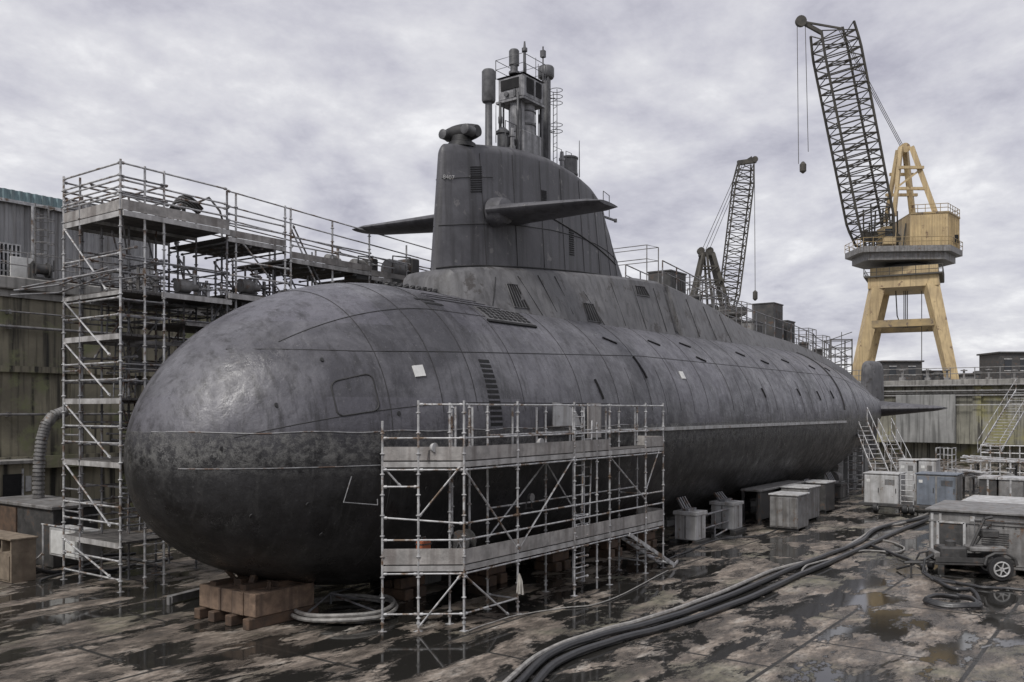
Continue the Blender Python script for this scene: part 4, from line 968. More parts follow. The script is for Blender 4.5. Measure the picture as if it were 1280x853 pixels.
wk = thing('scaffold_walkway', 'long scaffold walkway beside the hull running from the tall tower to the sail', 'scaffold', (7.5, YN, 0))
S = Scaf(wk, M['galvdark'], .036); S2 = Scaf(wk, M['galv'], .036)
xw = [2.75, 4.8, 5.05, 7.0, 8.9, 11.0, 12.6, 14.6, 16.6]
for i, x in enumerate(xw):
    S2.std(x, YN, 8.3 if i else 8.3, 12.55-.09*max(0, x-4.8)**.9+.0, False, i < 5)
    S.std(x, YF, 6, 12.3-.05*x, False); S.std(x+.6, 6.2, 5 if x < 9 else 8, 11.9-.05*x, False)
def topz(x): return 12.5-.045*(x-2.4)
for dz in (0, -.5, -.95): S2.led((2.4, YN, topz(2.4)+dz+.1), (16.6, YN, topz(16.6)+dz+.1), 'guard_rail', .026); S.led((2.4, YF, topz(2.4)+dz-.1), (16.6, YF, topz(16.6)+dz-.1), 'guard_rail', .026)
for a, b, z in ((2.4,4.8,11.1),(5.05,9.0,10.75),(9.0,12.6,10.6),(12.6,16.6,10.5)):
    S.deck(a, b, YN, YF, z, n=8); S2.edge((a, YN-.03), (b, YN-.03), z-.09, .15); S.toe((a, YN-.02), (b, YN-.02), z, .22); S2.led((a, YN, z+.45), (b, YN, z+.45)); S2.led((a, YN, z+.75), (b, YN, z+.72))
    for k in range(6): x = a+(b-a)*k/5; S.led((x, YN, z-.2), (x, YF, z-.2))
for a, b, z in ((2.4,4.8,9.2),):
    S.deck(a, b, YN-.2, YF, z, n=8); S2.edge((a-.1, YN-.24), (b+.3, YN-.24), z-.08, .17); S2.led((a, YN-.22, z+.6), (b, YN-.22, z+.6)); S2.led((a, YN-.22, z+1.1), (b, YN-.22, z+1.1))
S2.brace((3.0, YN, 11.0), (4.7, YN, 9.4)); S2.brace((5.05, YN, 11.8), (6.6, YN, 9.4)); S.brace((5.4, YN+.3, 12.0), (7.0, YN+.3, 9.6)); S.brace((5.1, YN+.5, 10.7), (6.0, YN+.5, 9.3))
for z in (8.4, 7.9, 7.2, 6.5, 5.9): S.led((2.4, YN+.3, z), (9, YN+.3, z)); S.led((2.4, YF, z), (9, YF, z))
for x in (1.4, 2.6, 3.8, 5.0, 6.6, 8.2): S.std(x, YN+.9, 4.0, 10.4, False)
for k, x in enumerate((1.2, 2.6, 4.0, 5.4, 6.8)): S.brace((x, YN+.35, 9.0 if k % 2 else 6.8), (x+1.3, YN+.35, 6.8 if k % 2 else 9.0)); S.brace((x, YN+1.0, 10.4), (x+1.2, YN+1.0, 9.1))
for z in (9.6, 10.0, 8.8, 7.6): S.led((1.0, YN+.9, z), (9.5, YN+.9, z)); 
for k in range(6): S.led((1.2+k*1.3, YN, 9.9), (1.2+k*1.3, YF, 9.9)); S.led((1.2+k*1.3, YN+.2, 8.5), (1.2+k*1.3, YF, 8.5))
for z in (8.2, 6.9): S.deck(1.0, 6.0, YN+.2, YF, z, n=8); S2.edge((1.0, YN+.18), (6.0, YN+.18), z-.08, .1)
for x in (2.0, 3.2, 4.4, 5.6): S.std(x, YN+.25, 4.5, 9.0, False)
for s_ in (S, S2): s_.done()
# gear on the scaffold decks
rr = random.Random(3)
def hz0(z): return z
lab = ['pallet of valve bodies on the second highest deck of the tall tower','stack of pipe fittings on the middle walkway deck next to the tower','steel drum standing on the second highest tower deck','coil of cable on the top tower deck behind the rail','green-grey pump on the walkway deck under the guard rails','open toolbox on the walkway deck behind the valve pallet']
def machine(x, y, z, label, s=1.0):
    t = thing('pump_unit', label, 'pump', (x,y,z))
    q = MB(); q.box(x-.5*s,x+.5*s,y-.3*s,y+.3*s,z,z+.1); part('base', q, M['darksteel'], t)
    q = MB(); q.lathe((x-.4*s,y,z+.35*s), [(.08,0),(.22*s,.03),(.22*s,.45*s),(.12*s,.5*s),(.12*s,.75*s)], 14, 'x'); part('motor', q, M['steel'], t)
    q = MB(); q.tube((x+.25*s,y,z+.3),(x+.25*s,y,z+.9*s),.06); q.lathe((x+.25*s,y,z+.7*s), [(.15*s,0),(.15*s,.04)], 12); part('valve_pipe', q, M['galv'], t); return t
machine(1.2, 5.0, 8.98, 'pump unit on the second highest deck of the tall tower'); machine(3.6, 5.0, 9.21, 'pump unit on the lower walkway deck beside the tower', 1.1); wx_ = GY(498, 4.95); hz_old = hz; hz = lambda a, b: 10.55
winch(wx_, 4.95, 'dark electric winch on the walkway deck close to the sail foot', 1.15)
winch(GY(452, 4.95), 4.95, 'smaller grey winch on the walkway deck before the one at the sail foot', .85)
hz = hz_old
machine(7.6, 5.2, 10.76, 'pump unit on the upper walkway deck before the fore deck winches', .9)
for i, (x, y, z, n) in enumerate(((-.2,5.2,8.98,7),(1.9,4.9,8.98,8),(4.2,5.5,9.21,6),(5.4,5.4,9.0,6),(3.0,5.4,8.21,7))):
    t = thing('valve_cluster', ['cluster of valves at the left of the second highest tower deck','cluster of bright valves at the right of the second highest tower deck','cluster of valves on the lower walkway deck between the braces','cluster of bright valves past the long double braces of the walkway','cluster of valves below the lower walkway deck beside the hull'][i], 'valves', (x, y, z), 0, 'valve clusters on the scaffold decks')
    q = MB(); q.box(x-.6, x+.8, y-.35, y+.95, z, z+.05); part('tray', q, M['steel'], t)
    for k in range(n):
        a = x+rr.uniform(-.5,.7); b = y+rr.uniform(-.3,.9); hh = rr.uniform(.35,.8); q = MB(); q.tube((a,b,z+.03),(a,b,z+hh), rr.uniform(.03,.07), 6); q.lathe((a,b,z+hh*.6), [(.09,0),(.12,.02),(.12,.05),(.09,.07)], 10)
        q.tube((a-.25,b,z+hh*.7),(a+.25,b,z+hh*.72),.03,5); part('valve', q, M['galv'] if i % 2 else M['steel'], t)
q = MB()
for k in range(4):
    q.path([(1.2+.05*k+.45*math.cos(a), 5.2+.45*math.sin(a), 11.85+.07*k+.15*math.sin(a*2)) for a in [2*PI*j/16 for j in range(16)]], .04, 6, closed=True)
q.path([(1.6,5.2,12.1),(2.0,5.0,12.35),(2.2,4.7,11.9),(2.3,4.6,11.4)], .04, 6); q.tube((1.2,5.2,11.3),(1.2,5.2,12.0),.06)
tag(q.build('cable_coil', M['darksteel']), 'coil of dark cable hung behind the rail on the highest tower deck', 'cable')

# ------------------------------------------------------------------ keel block, side blocks
def block(name, label, cat, x, y, sx, sy, rz=0, group=None, z0=0.18, courses=2, top=.78):
    t = thing(name, label, cat, (x,y,0), rz, group)
    n = 5
    for k in range(n):
        q = MB(); a = -sy/2+sy*k/n; q.box(-sx/2-.02*(k % 2), sx/2+.02*(k % 2), a+.008, a+sy/n-.008, .28, top, .02); q.build('timber', M['timber'], t, local=True)
    q = MB(); q.box(-sx*.35, sx*.35, -sy*.42, sy*.42, 0, .28); q.build('base', M['darksteel'], t, local=True)
    return t
bp_ = (-.1, -1.5)
kb = block('keel_block', 'reddish brown timber keel block under the submarine bow with steel wedges on top', 'block', -.85, -1.15, 1.9, 2.3, top=.86)
rk = random.Random(4); q = MB()
for k in range(7):
    a = -.95+.31*k; q.beam((-.6+rk.uniform(0,.9), a, .86), (-.5+rk.uniform(0,.9), a+rk.uniform(-.25,.25), rk.uniform(1.05,1.3)), rk.uniform(.06,.16), rk.uniform(.08,.16))
q.box(-.8,.1,-.6,-.35,.86,1.0); q.box(-.5,.6,.0,.3,.86,1.04); q.box(-.85,-.2,.55,.8,.86,.96); q.box(.0,.9,-.9,-.6,.86,1.0)
q.build('wedges', M['timberdark'], kb, local=True)
for a in (-1.0, -.3, .4, 1.0):
    q = MB(); q.box(-1.12, 1.12, a-.12, a+.12, .0, .27, .02); q.build('sleeper', M['timberdark'], kb, local=True)
for i in range(16):
    x = 5+i*3.4; t = thing('keel_block', ['concrete keel block right behind the timber one at the bow, deep in hull shade', 'concrete keel block in the shade row under the hull'][min(i,1)], 'block', (x, SUBY, 0), 0, 'keel blocks under the hull' if i else None)
    q = MB(); q.box(x-.6,x+.6,SUBY-1.0,SUBY+1.0,0,.3,.03); q.box(x-.5,x+.5,SUBY-.9,SUBY+.9,.3,.5 if hr(x)[1]-hr(x)[0] < .6 else hr(x)[1]-hr(x)[0],.02); part('body', q, M['concreteG'], t)
for i, (x, y) in enumerate(((3.2,-2.6),(6.2,-3.3),(9.4,-3.6),(12.8,-3.7),(15.4,-3.8))):
    r0, zc0 = hr(x); zt0 = zc0-math.sqrt(max(.1, r0*r0-(y-SUBY)**2))
    t = thing('bilge_block', ['stacked timber bilge block behind the bow end of the scaffold platform','stacked timber bilge block behind the first brace of the scaffold platform','stacked timber bilge block behind the platform ladder','stacked timber bilge block behind the stern end of the platform','stacked timber bilge block between platform and pale grey support'][i], 'block', (x, y, 0), 0, 'timber bilge blocks under the flank')
    for k in range(max(2, int(zt0/.32))):
        q = MB(); h0 = k*.32
        if k % 2: q.box(x-.5,x+.5,y-.35,y-.05,h0,h0+.3,.02); q.box(x-.5,x+.5,y+.05,y+.35,h0,h0+.3,.02)
        else: q.box(x-.45,x-.1,y-.45,y+.45,h0,h0+.3,.02); q.box(x+.1,x+.45,y-.45,y+.45,h0,h0+.3,.02)
        part('timber_course', q, M['timberdark'], t)
t = thing('timber_beam', 'pale squared beam lying on the dock floor left of the timber keel block', 'beam', (*GP(232,752), 0))
p0 = GP(212,756); p1 = GP(258,744); q = MB(); q.beam((*p0,.14),(*p1,.14),.2,.2); q.beam((p0[0],p0[1],.0),(p0[0],p0[1],.22),.14,.1); part('beam', q, M['steel'], t)

def side_block(label, x, y, sx, sy, h, m, top=.5):
    t = thing('side_block', label, 'support', (x,y,0), 0, 'bilge supports along the hull')
    q = MB(); q.box(x-sx/2,x+sx/2,y-sy/2,y+sy/2,.12,h,.03); q.box(x-sx/2-.05,x+sx/2+.05,y-sy/2-.05,y+sy/2+.05,h-.12,h+.02,.01); part('body', q, m, t)
    q = MB(); q.box(x-sx/2-.15,x+sx/2+.15,y-sy/2-.15,y-sy/2+.1,0,.12); q.box(x-sx/2-.15,x+sx/2+.15,y+sy/2-.1,y+sy/2+.15,0,.12); part('foot', q, M['darksteel'], t)
    r, zc_ = hr(x); yy = y; zt_ = zc_-math.sqrt(max(.1, r*r-(yy+.5-SUBY)**2)) if abs(yy+.5-SUBY) < r else h+top
    q = MB()
    for k in range(4): q.beam((x-sx*.35+k*sx*.23, y+.1, h), (x-sx*.3+k*sx*.23, y+.45, min(zt_, h+.6)), .07, .09)
    q.box(x-sx*.4,x+sx*.4,y-.1,y+.15,h,h+.12); part('wedges', q, M['galvdark'], t)
    q = MB(); q.box(x-.03,x+.03,y-sy/2-.025,y-sy/2,.2,h-.15); q.box(x-sx/2-.025,x-sx/2,y-.03,y+.03,.2,h-.15); part('rib', q, M['steel'], t); return t
side_block('pale grey steel bilge support nearest the scaffold platform', 17.9, -4.7, .95, .95, 1.25, M['pale'])
side_block('pale grey steel bilge support second from the scaffold platform', 21.9, -4.6, 1.05, 1.05, 1.3, M['pale'])
side_block('low dark bilge support close to the stern ladder', 38.5, -4.5, 1.2, 1.0, 1.0, M['darksteel'])
side_block('rusty orange bilge support beyond the tall slatted cabinets', 33.2, -4.9, 1.0, .9, .95, M['timber'])
t = thing('trestle', 'low steel trestle linking the two pale bilge supports', 'trestle', (19.8, -4.8, 0)); q = MB()
q.tube((18.5,-4.9,1.0),(21.3,-4.9,1.05),.05); q.tube((18.5,-4.9,.45),(21.3,-4.9,.5),.04); q.tube((19.9,-4.9,0),(19.9,-4.9,1.0),.045); q.tube((19.9,-4.9,.0),(20.3,-5.3,.3),.04); part('frame', q, M['galvdark'], t)
def locker(label, x0, x1, y0, y1, h, m, grp='slatted lockers by the hull'):
    t = thing('tool_locker', label, 'locker', (x0, y0, 0), 0, grp)
    q = MB(); q.box(x0,x1,y0,y1,.1,h,.03); part('body', q, m, t)
    q = MB(); q.box(x0-.05,x1+.05,y0-.05,y1+.05,h,h+.08,.02); part('lid', q, M['pale'], t)
    n = 4
    for k in range(n):
        q = MB(); a = y0+(y1-y0)*k/n; q.box(x0-.04,x0,a+.03,a+(y1-y0)/n-.03,.18,h-.08,.01); part('door', q, m, t)
    q = MB(); q.box(x0+.1,x0+.3,y0+.05,y1-.05,0,.1); q.box(x1-.3,x1-.1,y0+.05,y1-.05,0,.1); part('skid', q, M['darksteel'], t); return t
xa = 23.4; locker('tall grey slatted locker on the dock floor nearest the bilge supports', xa, xa+1.5, GX(997,xa), GX(962,xa), ZD(620, xa, -6.6), M['steel'])
xa = 27.0; locker('grey locker partly hidden behind the tall slatted one', xa, xa+1.8, GX(1010,xa), GX(976,xa), ZD(611, xa, -6.0), M['steel'])
xa = 31.0; locker('dark low locker beyond the slatted ones under the hull flank', xa, xa+1.6, GX(1032,xa), GX(1004,xa), ZD(605, xa, -6), M['darksteel'])
t = thing('work_bench', 'long dark work bench close under the hull behind the slatted lockers', 'bench', (26.5, -4.6, 0)); q = MB(); q.box(24.5,31,-5.2,-4.2,1.55,1.65,.02); part('bench_top', q, M['steel'], t)
for x, y in ((24.6,-5.1),(30.9,-5.1),(24.6,-4.3),(30.9,-4.3),(27.7,-5.1)):
    q = MB(); q.box(x-.06,x+.06,y-.06,y+.06,0,1.55); part('leg', q, M['darksteel'], t)
q = MB(); q.box(24.7,30.8,-5.0,-4.9,.2,1.5); part('back_panel', q, M['darksteel'], t)

# ------------------------------------------------------------------ ladders by the stern
def stair(label, b, t_, w=.8, name='stair_ladder', rails=True, m=None, steps=None, wdir=None):
    b = Vector(b); t_ = Vector(t_); o = thing(name, label, 'stairs', tuple(b), 0); m = m or M['galv']
    d = t_-b; hd = Vector((d.x, d.y, 0)).normalized(); side = Vector((-hd.y, hd.x, 0)) if wdir is None else Vector(wdir).normalized()
    for k in (-.5, .5):
        q = MB(); q.beam(b+side*w*k, t_+side*w*k, .06, .16); part('stringer', q, m, o)
        if rails:
            q = MB(); q.path([b+side*w*k+Vector((0,0,.1)), b+side*w*k+Vector((0,0,.95)), t_+side*w*k+Vector((0,0,.95)), t_+side*w*k], .028, 6)
            for f in (.25,.5,.75): p = b.lerp(t_, f)+side*w*k; q.tube(p, p+Vector((0,0,.95)), .022, 5)
            part('handrail', q, m, o)
    n = steps or max(4, int(abs(d.z)/.26))
    for i in range(1, n):
        p = b.lerp(t_, i/n); q = MB(); q.beam(p-side*w*.48, p+side*w*.48, .2, .035); part('tread', q, m, o)
    return o
def pt(px, py, X): y = GX(px, X); return (X, y, ZD(py, X, y))
stair('steep steel stair leaning on the stern just left of the containers', (*GP(1104,596)[:2], 0.02) if False else pt(1104,598,39.5), pt(1075,528,43.5), .9)
stair('second steep steel stair under the stern plane behind the containers', pt(1130,590,46.5), pt(1106,540,50), .9)
t = thing('straight_ladder', 'upright hooped ladder standing by the hull left of the containers', 'ladder', pt(1068,617,43.4)); xL = 43.4
q = MB(); ya, yb = GX(1060,xL), GX(1078,xL)
for y in (ya, yb): q.tube((xL,y,0),(xL,y,2.9),.05,6)
for k in range(9): q.tube((xL,ya,.3+k*.3),(xL,yb,.3+k*.3),.03,5)
part('ladder', q, M['galv'], t); q = MB()
for z in (2.0,2.45,2.9): q.path([(xL,ya,z),(xL-.6,ya,z),(xL-.6,yb,z),(xL,yb,z)], .025, 5)
part('hoop', q, M['galv'], t)

# ------------------------------------------------------------------ container pair on trailer
XC = 33.6; XD = 35.6
tr = thing('equipment_trailer', 'flat dark wheeled trailer under the pale and blue-grey cabinets', 'trailer', (XC, GX(1130,XC), 0))
q = MB(); q.box(XC-.3, XD+.2, GX(1200,XC), GX(1075,XC), .32, .48, .02); part('bed', q, M['darksteel'], tr)
for px in (1096, 1133, 1141, 1186):
    y = GX(px, XC-.2); q = MB(); q.lathe((XC-.3, y, .24), [(.1,-.08),(.24,-.08),(.24,.12),(.1,.12)], 16, 'y'); wh = part('wheel', q, M['black'], tr)
    q = MB(); q.lathe((XC-.3, y, .24), [(.04,-.1),(.11,-.1),(.11,-.079)], 12, 'y'); part('rim', q, M['pale'], wh)
def cabinet(name, label, X, px0, px1, pyt, pyb, dep, m, m2=None, doors=2, grp=None):
    y0, y1 = GX(px1, X), GX(px0, X); ym = (y0+y1)/2; z0, z1 = ZD(pyb, X, ym), ZD(pyt, X, ym)
    t = thing(name, label, 'cabinet', (X, ym, z0), 0, grp)
    q = MB(); q.box(X, X+dep, y0, y1, z0, z1, .03); part('body', q, m, t)
    q = MB(); q.box(X-.05, X+dep+.05, y0-.04, y1+.04, z1, z1+.06, .01); part('lid', q, m2 or m, t)
    q = MB()
    for k in range(5): q.box(X-.045, X-.036, y0+.18, y0+.18+(y1-y0)*.28, z1-.3-k*.06, z1-.27-k*.06)
    part('vent_louvre', q, M['darksteel'], t)
    q = MB(); q.box(X-.04, X-.036, y1-.32, y1-.14, z1-.42, z1-.27); part('placard', q, M['white'], t)
    for k in range(doors):
        a = y0+(y1-y0)*k/doors; q = MB(); q.box(X-.035, X, a+.05, a+(y1-y0)/doors-.05, z0+.08, z1-.08, .01); dd = part('door', q, m2 or m, t)
        q = MB(); q.box(X-.07, X-.036, a+.1, a+.14, (z0+z1)/2-.1, (z0+z1)/2+.15); part('handle', q, M['darksteel'], dd)
    return t
cabinet('equipment_cabinet', 'pale grey cabinet on the trailer, left of the small ladder', XC, 1080, 1123, 593, 634, 1.6, M['pale'], doors=2)
cabinet('equipment_cabinet', 'blue-grey cabinet on the trailer, right of the small ladder', XC, 1145, 1196, 594, 634, 1.6, M['steel'], M['blue'], doors=2)
cabinet('tank_box', 'smaller pale box above and behind the gap between the two cabinets', XD+.8, 1123, 1146, 576, 640, 1.2, M['pale'], doors=1)
cabinet('tank_box', 'small pale box behind the blue-grey cabinet beside the wire cage', XD+.8, 1148, 1170, 576, 640, 1.2, M['pale'], doors=1)
t = thing('short_ladder', 'short ladder standing between the pale and blue-grey cabinets', 'ladder', (XC-.1, GX(1134,XC), .1)); q = MB(); ya, yb = GX(1126,XC-.1), GX(1142,XC-.1)
for y in (ya, yb): q.tube((XC-.12,y,.05),(XC-.12,y,2.15),.03,6)
for k in range(7): q.tube((XC-.12,ya,.35+k*.28),(XC-.12,yb,.35+k*.28),.022,5)
part('ladder', q, M['galv'], t)
t = thing('wire_cage', 'open wire cage rack behind the pale boxes', 'cage', (42, GX(1182,42), 0)); q = MB(); ya, yb = GX(1190,42), GX(1170,42)
for x in (42,43.2):
    for y in (ya,(ya+yb)/2,yb): q.tube((x,y,0),(x,y,3.1),.035,5)
for z in (.6,1.2,1.8,2.3,2.7,3.1): q.path([(42,ya,z),(43.2,ya,z),(43.2,yb,z),(42,yb,z)], .028, 5, closed=True)
part('frame', q, M['galv'], t)

# ------------------------------------------------------------------ big grey cabin, cart, hoses
X0c = 17.2; yl, yr = GX(1161, X0c), GX(1161, X0c)-7.5
t = thing('work_cabin', 'large low grey steel work cabin with recessed door at the right edge', 'cabin', (X0c, yl, 0))
q = MB(); q.box(X0c, X0c+3.2, yr, yl, .18, 1.95, .03); part('body', q, M['steel'], t)
q = MB(); q.box(X0c-.12, X0c+3.3, yr-.1, yl+.1, 1.95, 2.04, .02); q.box(X0c-.04, X0c, yr, yl, 1.6, 1.66); part('roof', q, M['steel'], t)
ya, yb = GX(1206, X0c), GX(1173, X0c)
q = MB(); q.box(X0c-.05, X0c, ya, yb, .3, 1.58); dd = part('door', q, M['darksteel'], t)
q = MB()
for y in (ya, yb): q.box(X0c-.09, X0c-.0, y-.04, y+.04, .22, 1.62)
q.box(X0c-.09, X0c, ya, yb, 1.58, 1.64); part('door_frame', q, M['pale'], t)
q = MB()
for k in range(2): q.box(X0c-.03, X0c, yl-.15-k*.25, yl-.07-k*.25, .2, 1.9)
q.box(X0c-.05, X0c, GX(1219,X0c), GX(1213,X0c), 1.68, 1.85); part('pillar', q, M['pale'], t)
q = MB(); q.box(X0c-.025, X0c, yr+.1, ya-.15, .3, 1.5, .01); part('side_panel', q, M['steel'], t)
q = MB()
for k in range(7): q.box(X0c-.045, X0c-.02, ya-1.3, ya-.5, .9+k*.07, .93+k*.07)
for k in range(20): q.box(X0c-.035, X0c-.02, yr+.2+k*.36, yr+.24+k*.36, 1.52, 1.56)
part('vent_louvre', q, M['darksteel'], t)
q = MB(); q.path([(X0c-.06,ya-.3,.2),(X0c-.06,ya-.3,1.75),(X0c-.06,ya-2.6,1.75),(X0c-.06,ya-2.6,.4)], .022, 6); part('conduit', q, M['galvdark'], t)
q = MB()
for y in (yl-.4, yl-2.5, yl-4.8, yl-7): q = MB(); q.box(X0c-.1, X0c+3.2, y-.1, y+.1, 0, .18); part('skid', q, M['darksteel'], t)
q = MB(); q.lathe((X0c-.2, yl-.1, .2), [(.12,-.1),(.2,-.08),(.2,.08),(.12,.1)], 12, 'y'); q.tube((X0c-.2,yl-.1,.2),(X0c,yl-.1,.3),.04); part('wheel', q, M['black'], t)
# second flat cabin beyond
X1c = 23.0
t = thing('work_cabin', 'flat-roofed pale deck box behind the large grey cabin', 'cabin', (X1c, GX(1205,X1c), 0)); q = MB(); q.box(X1c, X1c+3, GX(1205,X1c)-8, GX(1205,X1c), .1, 1.7, .03); part('body', q, M['darksteel'], t)
q = MB(); q.box(X1c-.1, X1c+3.1, GX(1200,X1c)-8, GX(1200,X1c), 1.7, 1.8, .02); part('roof', q, M['pale'], t)
X2c = 33.0
for i, (a, b) in enumerate(((1224,1246),(1248,1279))):
    y0, y1 = GX(b, X2c), GX(a, X2c)
    t = thing('steel_bin', ['dark square steel bin behind the flat-roofed deck box','long grey steel bin right of the square one behind the deck box'][i], 'bin', (X2c, y1, 0))
    q = MB(); q.box(X2c, X2c+1.6, y0, y1, .1, 2.05, .03); part('body', q, [M['darksteel'],M['steel']][i], t)
    q = MB(); q.box(X2c-.06, X2c+1.66, y0-.05, y1+.05, 2.0, 2.1); q.box(X2c-.04,X2c,(y0+y1)/2-.04,(y0+y1)/2+.04,.1,2.0); part('rim', q, M['galv'], t)
    q = MB(); q.box(X2c+.1,X2c+.3,y0,y1,0,.1); q.box(X2c+1.2,X2c+1.4,y0,y1,0,.1); part('skid', q, M['darksteel'], t)
# cart: small engine-driven pump on two road wheels with a tow bar
cxp, cyp = GP(1225, 722)
ct = thing('pump_trailer', 'dark two-wheeled pump trailer with spoked wheels in front of the grey cabin', 'trailer', (cxp, cyp, 0), R_(-62))
q = MB(); q.box(-1.5,.9,-.5,.5,.45,.55,.02); q.box(-1.5,.9,-.52,-.46,.55,.7); q.box(-1.5,.9,.46,.52,.55,.7); q.build('chassis', M['darksteel'], ct, local=True)
for yy in (-.62,.5):
    q = MB(); q.lathe((.42,yy,.38), [(.24,0),(.36,.01),(.38,.05),(.38,.11),(.36,.15),(.24,.16)], 24, 'y'); wh = q.build('wheel', M['black'], ct, local=True)
    q = MB()
    for yo in (yy-.02, yy+.18):
        q.path([(.42+.225*math.cos(a), yo, .38+.225*math.sin(a)) for a in [2*PI*k/20 for k in range(20)]], .028, 6, closed=True)
        for k in range(6):
            a = 2*PI*k/6+.3; q.beam((.42,yo,.38),(.42+.22*math.cos(a),yo,.38+.22*math.sin(a)),.05,.03)
    q.lathe((.42,yy,.38), [(.07,-.04),(.07,.2)], 12, 'y'); q.build('rim', M['pale'], wh, local=True)
    q = MB(); q.path([(-.05,yy+.08,.5),(.02,yy+.08,.74),(.25,yy+.08,.86),(.6,yy+.08,.86),(.85,yy+.08,.7),(.9,yy+.08,.5)], .05, 6); q.build('mudguard', M['darksteel'], ct, local=True)
q = MB(); q.box(-1.3,-.5,-.38,.38,.55,1.0,.05); q.lathe((-.9,0,1.0), [(.16,0),(.16,.15),(.06,.2)], 12); q.build('engine', M['darksteel'], ct, local=True)
q = MB(); q.box(-.4,.7,-.35,.35,.86,1.02,.04); q.box(-1.5,-1.32,-.4,.4,.6,.85,.03); q.build('tank', M['steel'], ct, local=True)
q = MB(); q.tube((-.3,-.1,1.0),(.1,-.1,1.9),.045); q.tube((.1,-.1,1.9),(.35,-.05,1.95),.05); q.tube((-.1,.2,1.0),(.4,.2,1.7),.035); q.box(.0,.5,-.25,.25,1.3,1.55,.04); q.lathe((.2,-.1,1.72),[(.12,0),(.12,.05)],12); q.build('control_mast', M['darksteel'], ct, local=True)
q = MB(); q.tube((-1.5,.3,.5),(-2.3,0,.42),.04); q.tube((-1.5,-.3,.5),(-2.3,0,.42),.04); q.tube((-2.1,0,.42),(-2.1,0,.02),.035); q.build('tow_bar', M['darksteel'], ct, local=True)
q = MB(); q.path([(-1.5,-.3,.75),(-1.8,-.4,.6),(-1.9,-.5,.2),(-1.7,-.9,.05),(-1.2,-1.4,.05)], .04, 6); q.path([(-1.45,.2,.8),(-1.75,.3,.7),(-1.9,.4,.3),(-2.3,.9,.05)], .035, 6); q.build('hose_tail', M['hose'], ct, local=True)

def smooth(pts, n=8):
    P = [Vector((*p, 0)) for p in pts]; o = []
    for i in range(len(P)-1):
        a, b, c, d = P[max(i-1,0)], P[i], P[i+1], P[min(i+2,len(P)-1)]
        for k in range(n):
            t = k/n; o.append(.5*((2*b)+(c-a)*t+(2*a-5*b+4*c-d)*t*t+(3*b-a-3*c+d)*t**3))
    o.append(P[-1]); return o
def hose(label, pix, r, m, z=None, name='hose', grp=None, jit=0):
    pts = smooth([GP(px, py) for px, py in pix]); q = MB()
    q.path([(p.x+jit*math.sin(i*.9), p.y+jit*math.cos(i*.7), (z or r)+.012*abs(math.sin(i*.6))) for i, p in enumerate(pts)], r, 8)
    return tag(q.build(name, m), label, 'hose', grp)
hose('thick black hose running across the floor, nearest the viewer of the bundle', [(640,905),(690,838),(760,808),(850,783),(940,750),(1000,722),(1040,705),(1090,682),(1120,668),(1165,650)], .085, M['hose'])
hose('thick black hose in the middle of the bundle across the floor', [(620,895),(680,828),(740,802),(830,778),(920,745),(985,716),(1030,698),(1075,680),(1100,662),(1168,647)], .08, M['hose'])
hose('grey hose on the far side of the bundle across the floor', [(600,890),(670,825),(735,797),(820,773),(905,742),(965,716),(1010,704),(1050,690),(1080,672),(1095,662),(1130,655),(1170,640)], .06, M['hosegrey'])
hose('thin grey hose bending off the bundle past the stern cabinets', [(1002,716),(1010,708),(1040,700),(1080,690),(1120,692),(1130,686),(1110,678),(1088,676)], .035, M['hosegrey'])
hose('black hose leaving the bundle towards the floor coil', [(1085,682),(1110,692),(1150,708),(1158,720),(1190,738),(1215,740),(1225,755)], .055, M['hose'])
hose('dark hose from the pump trailer towards the coil', [(1300,742),(1260,738),(1225,736),(1185,728),(1160,722),(1156,712)], .045, M['hose'])
def coil(label, px, py, rad, n, r, m, name='hose_coil', rise=.03, sq=1.0):
    cx_, cy_ = GP(px, py); q = MB(); pts = []
    for k in range(n*32+1):
        a = 2*PI*k/32; rr_ = rad*(1-.05*(k/32 % 3))+.03*math.sin(a*3+k*.02); pts.append((cx_+rr_*math.cos(a), cy_+rr_*math.sin(a)*sq, r+.02+rise*(k/32)+.03*math.sin(a*2)**2))
    q.path(pts, r, 7); return tag(q.build(name, m), label, 'hose')
coil('coil of black hose lying on the floor in front of the pump trailer', 1190, 757, .72, 3, .05, M['hose'])
coil('big double ring of grey pipe lying on the floor in front of the bow scaffold', 432, 768, 1.42, 2, .055, M['hosegrey'], 'pipe_ring', .10)
t = MB(); a = GP(445,751); b = GP(478,772)
cxr, cyr = GP(432,768)
t.path([(cxr+.3,cyr+.9,.10),(cxr+.3,cyr+.9,.42)], .035); t.path([(cxr-1.3,cyr+.2,.13),(cxr+.3,cyr+.9,.4),(cxr+1.1,cyr+.4,.13)], .03); t.path([(cxr+.3,cyr+.9,.4),(cxr+2.3,cyr+1.5,.25)], .03)
t.path([(cxr+.3,cyr+.9,.36),(cxr+.2,cyr-1.2,.13)], .028)
tag(t.build('tube_stand', M['galvdark']), 'small tube cross stand inside the pipe ring by the scaffold platform', 'stand')
for i, (pix, r) in enumerate((([(40,712),(70,718),(110,708),(150,700),(190,705),(215,700)], .06), ([(30,700),(80,708),(120,698),(170,694)], .05), ([(50,728),(90,716),(140,715),(170,708),(205,712)], .045))):
    hose(['thick dark hose on the floor below the tall tower','dark hose behind the thick one below the tall tower','thin dark hose in front of the tall tower feet'][i], pix, r, M['hose'])
hose('grey air hose lying in front of the floor between bow and side blocks', [(585,790),(640,772),(700,762),(760,752),(835,714)], .018, M['hosegrey'])
hose('black cable trailing along the floor behind the side supports', [(1010,640),(960,668),(900,675),(860,690),(835,700)], .025, M['hose'])

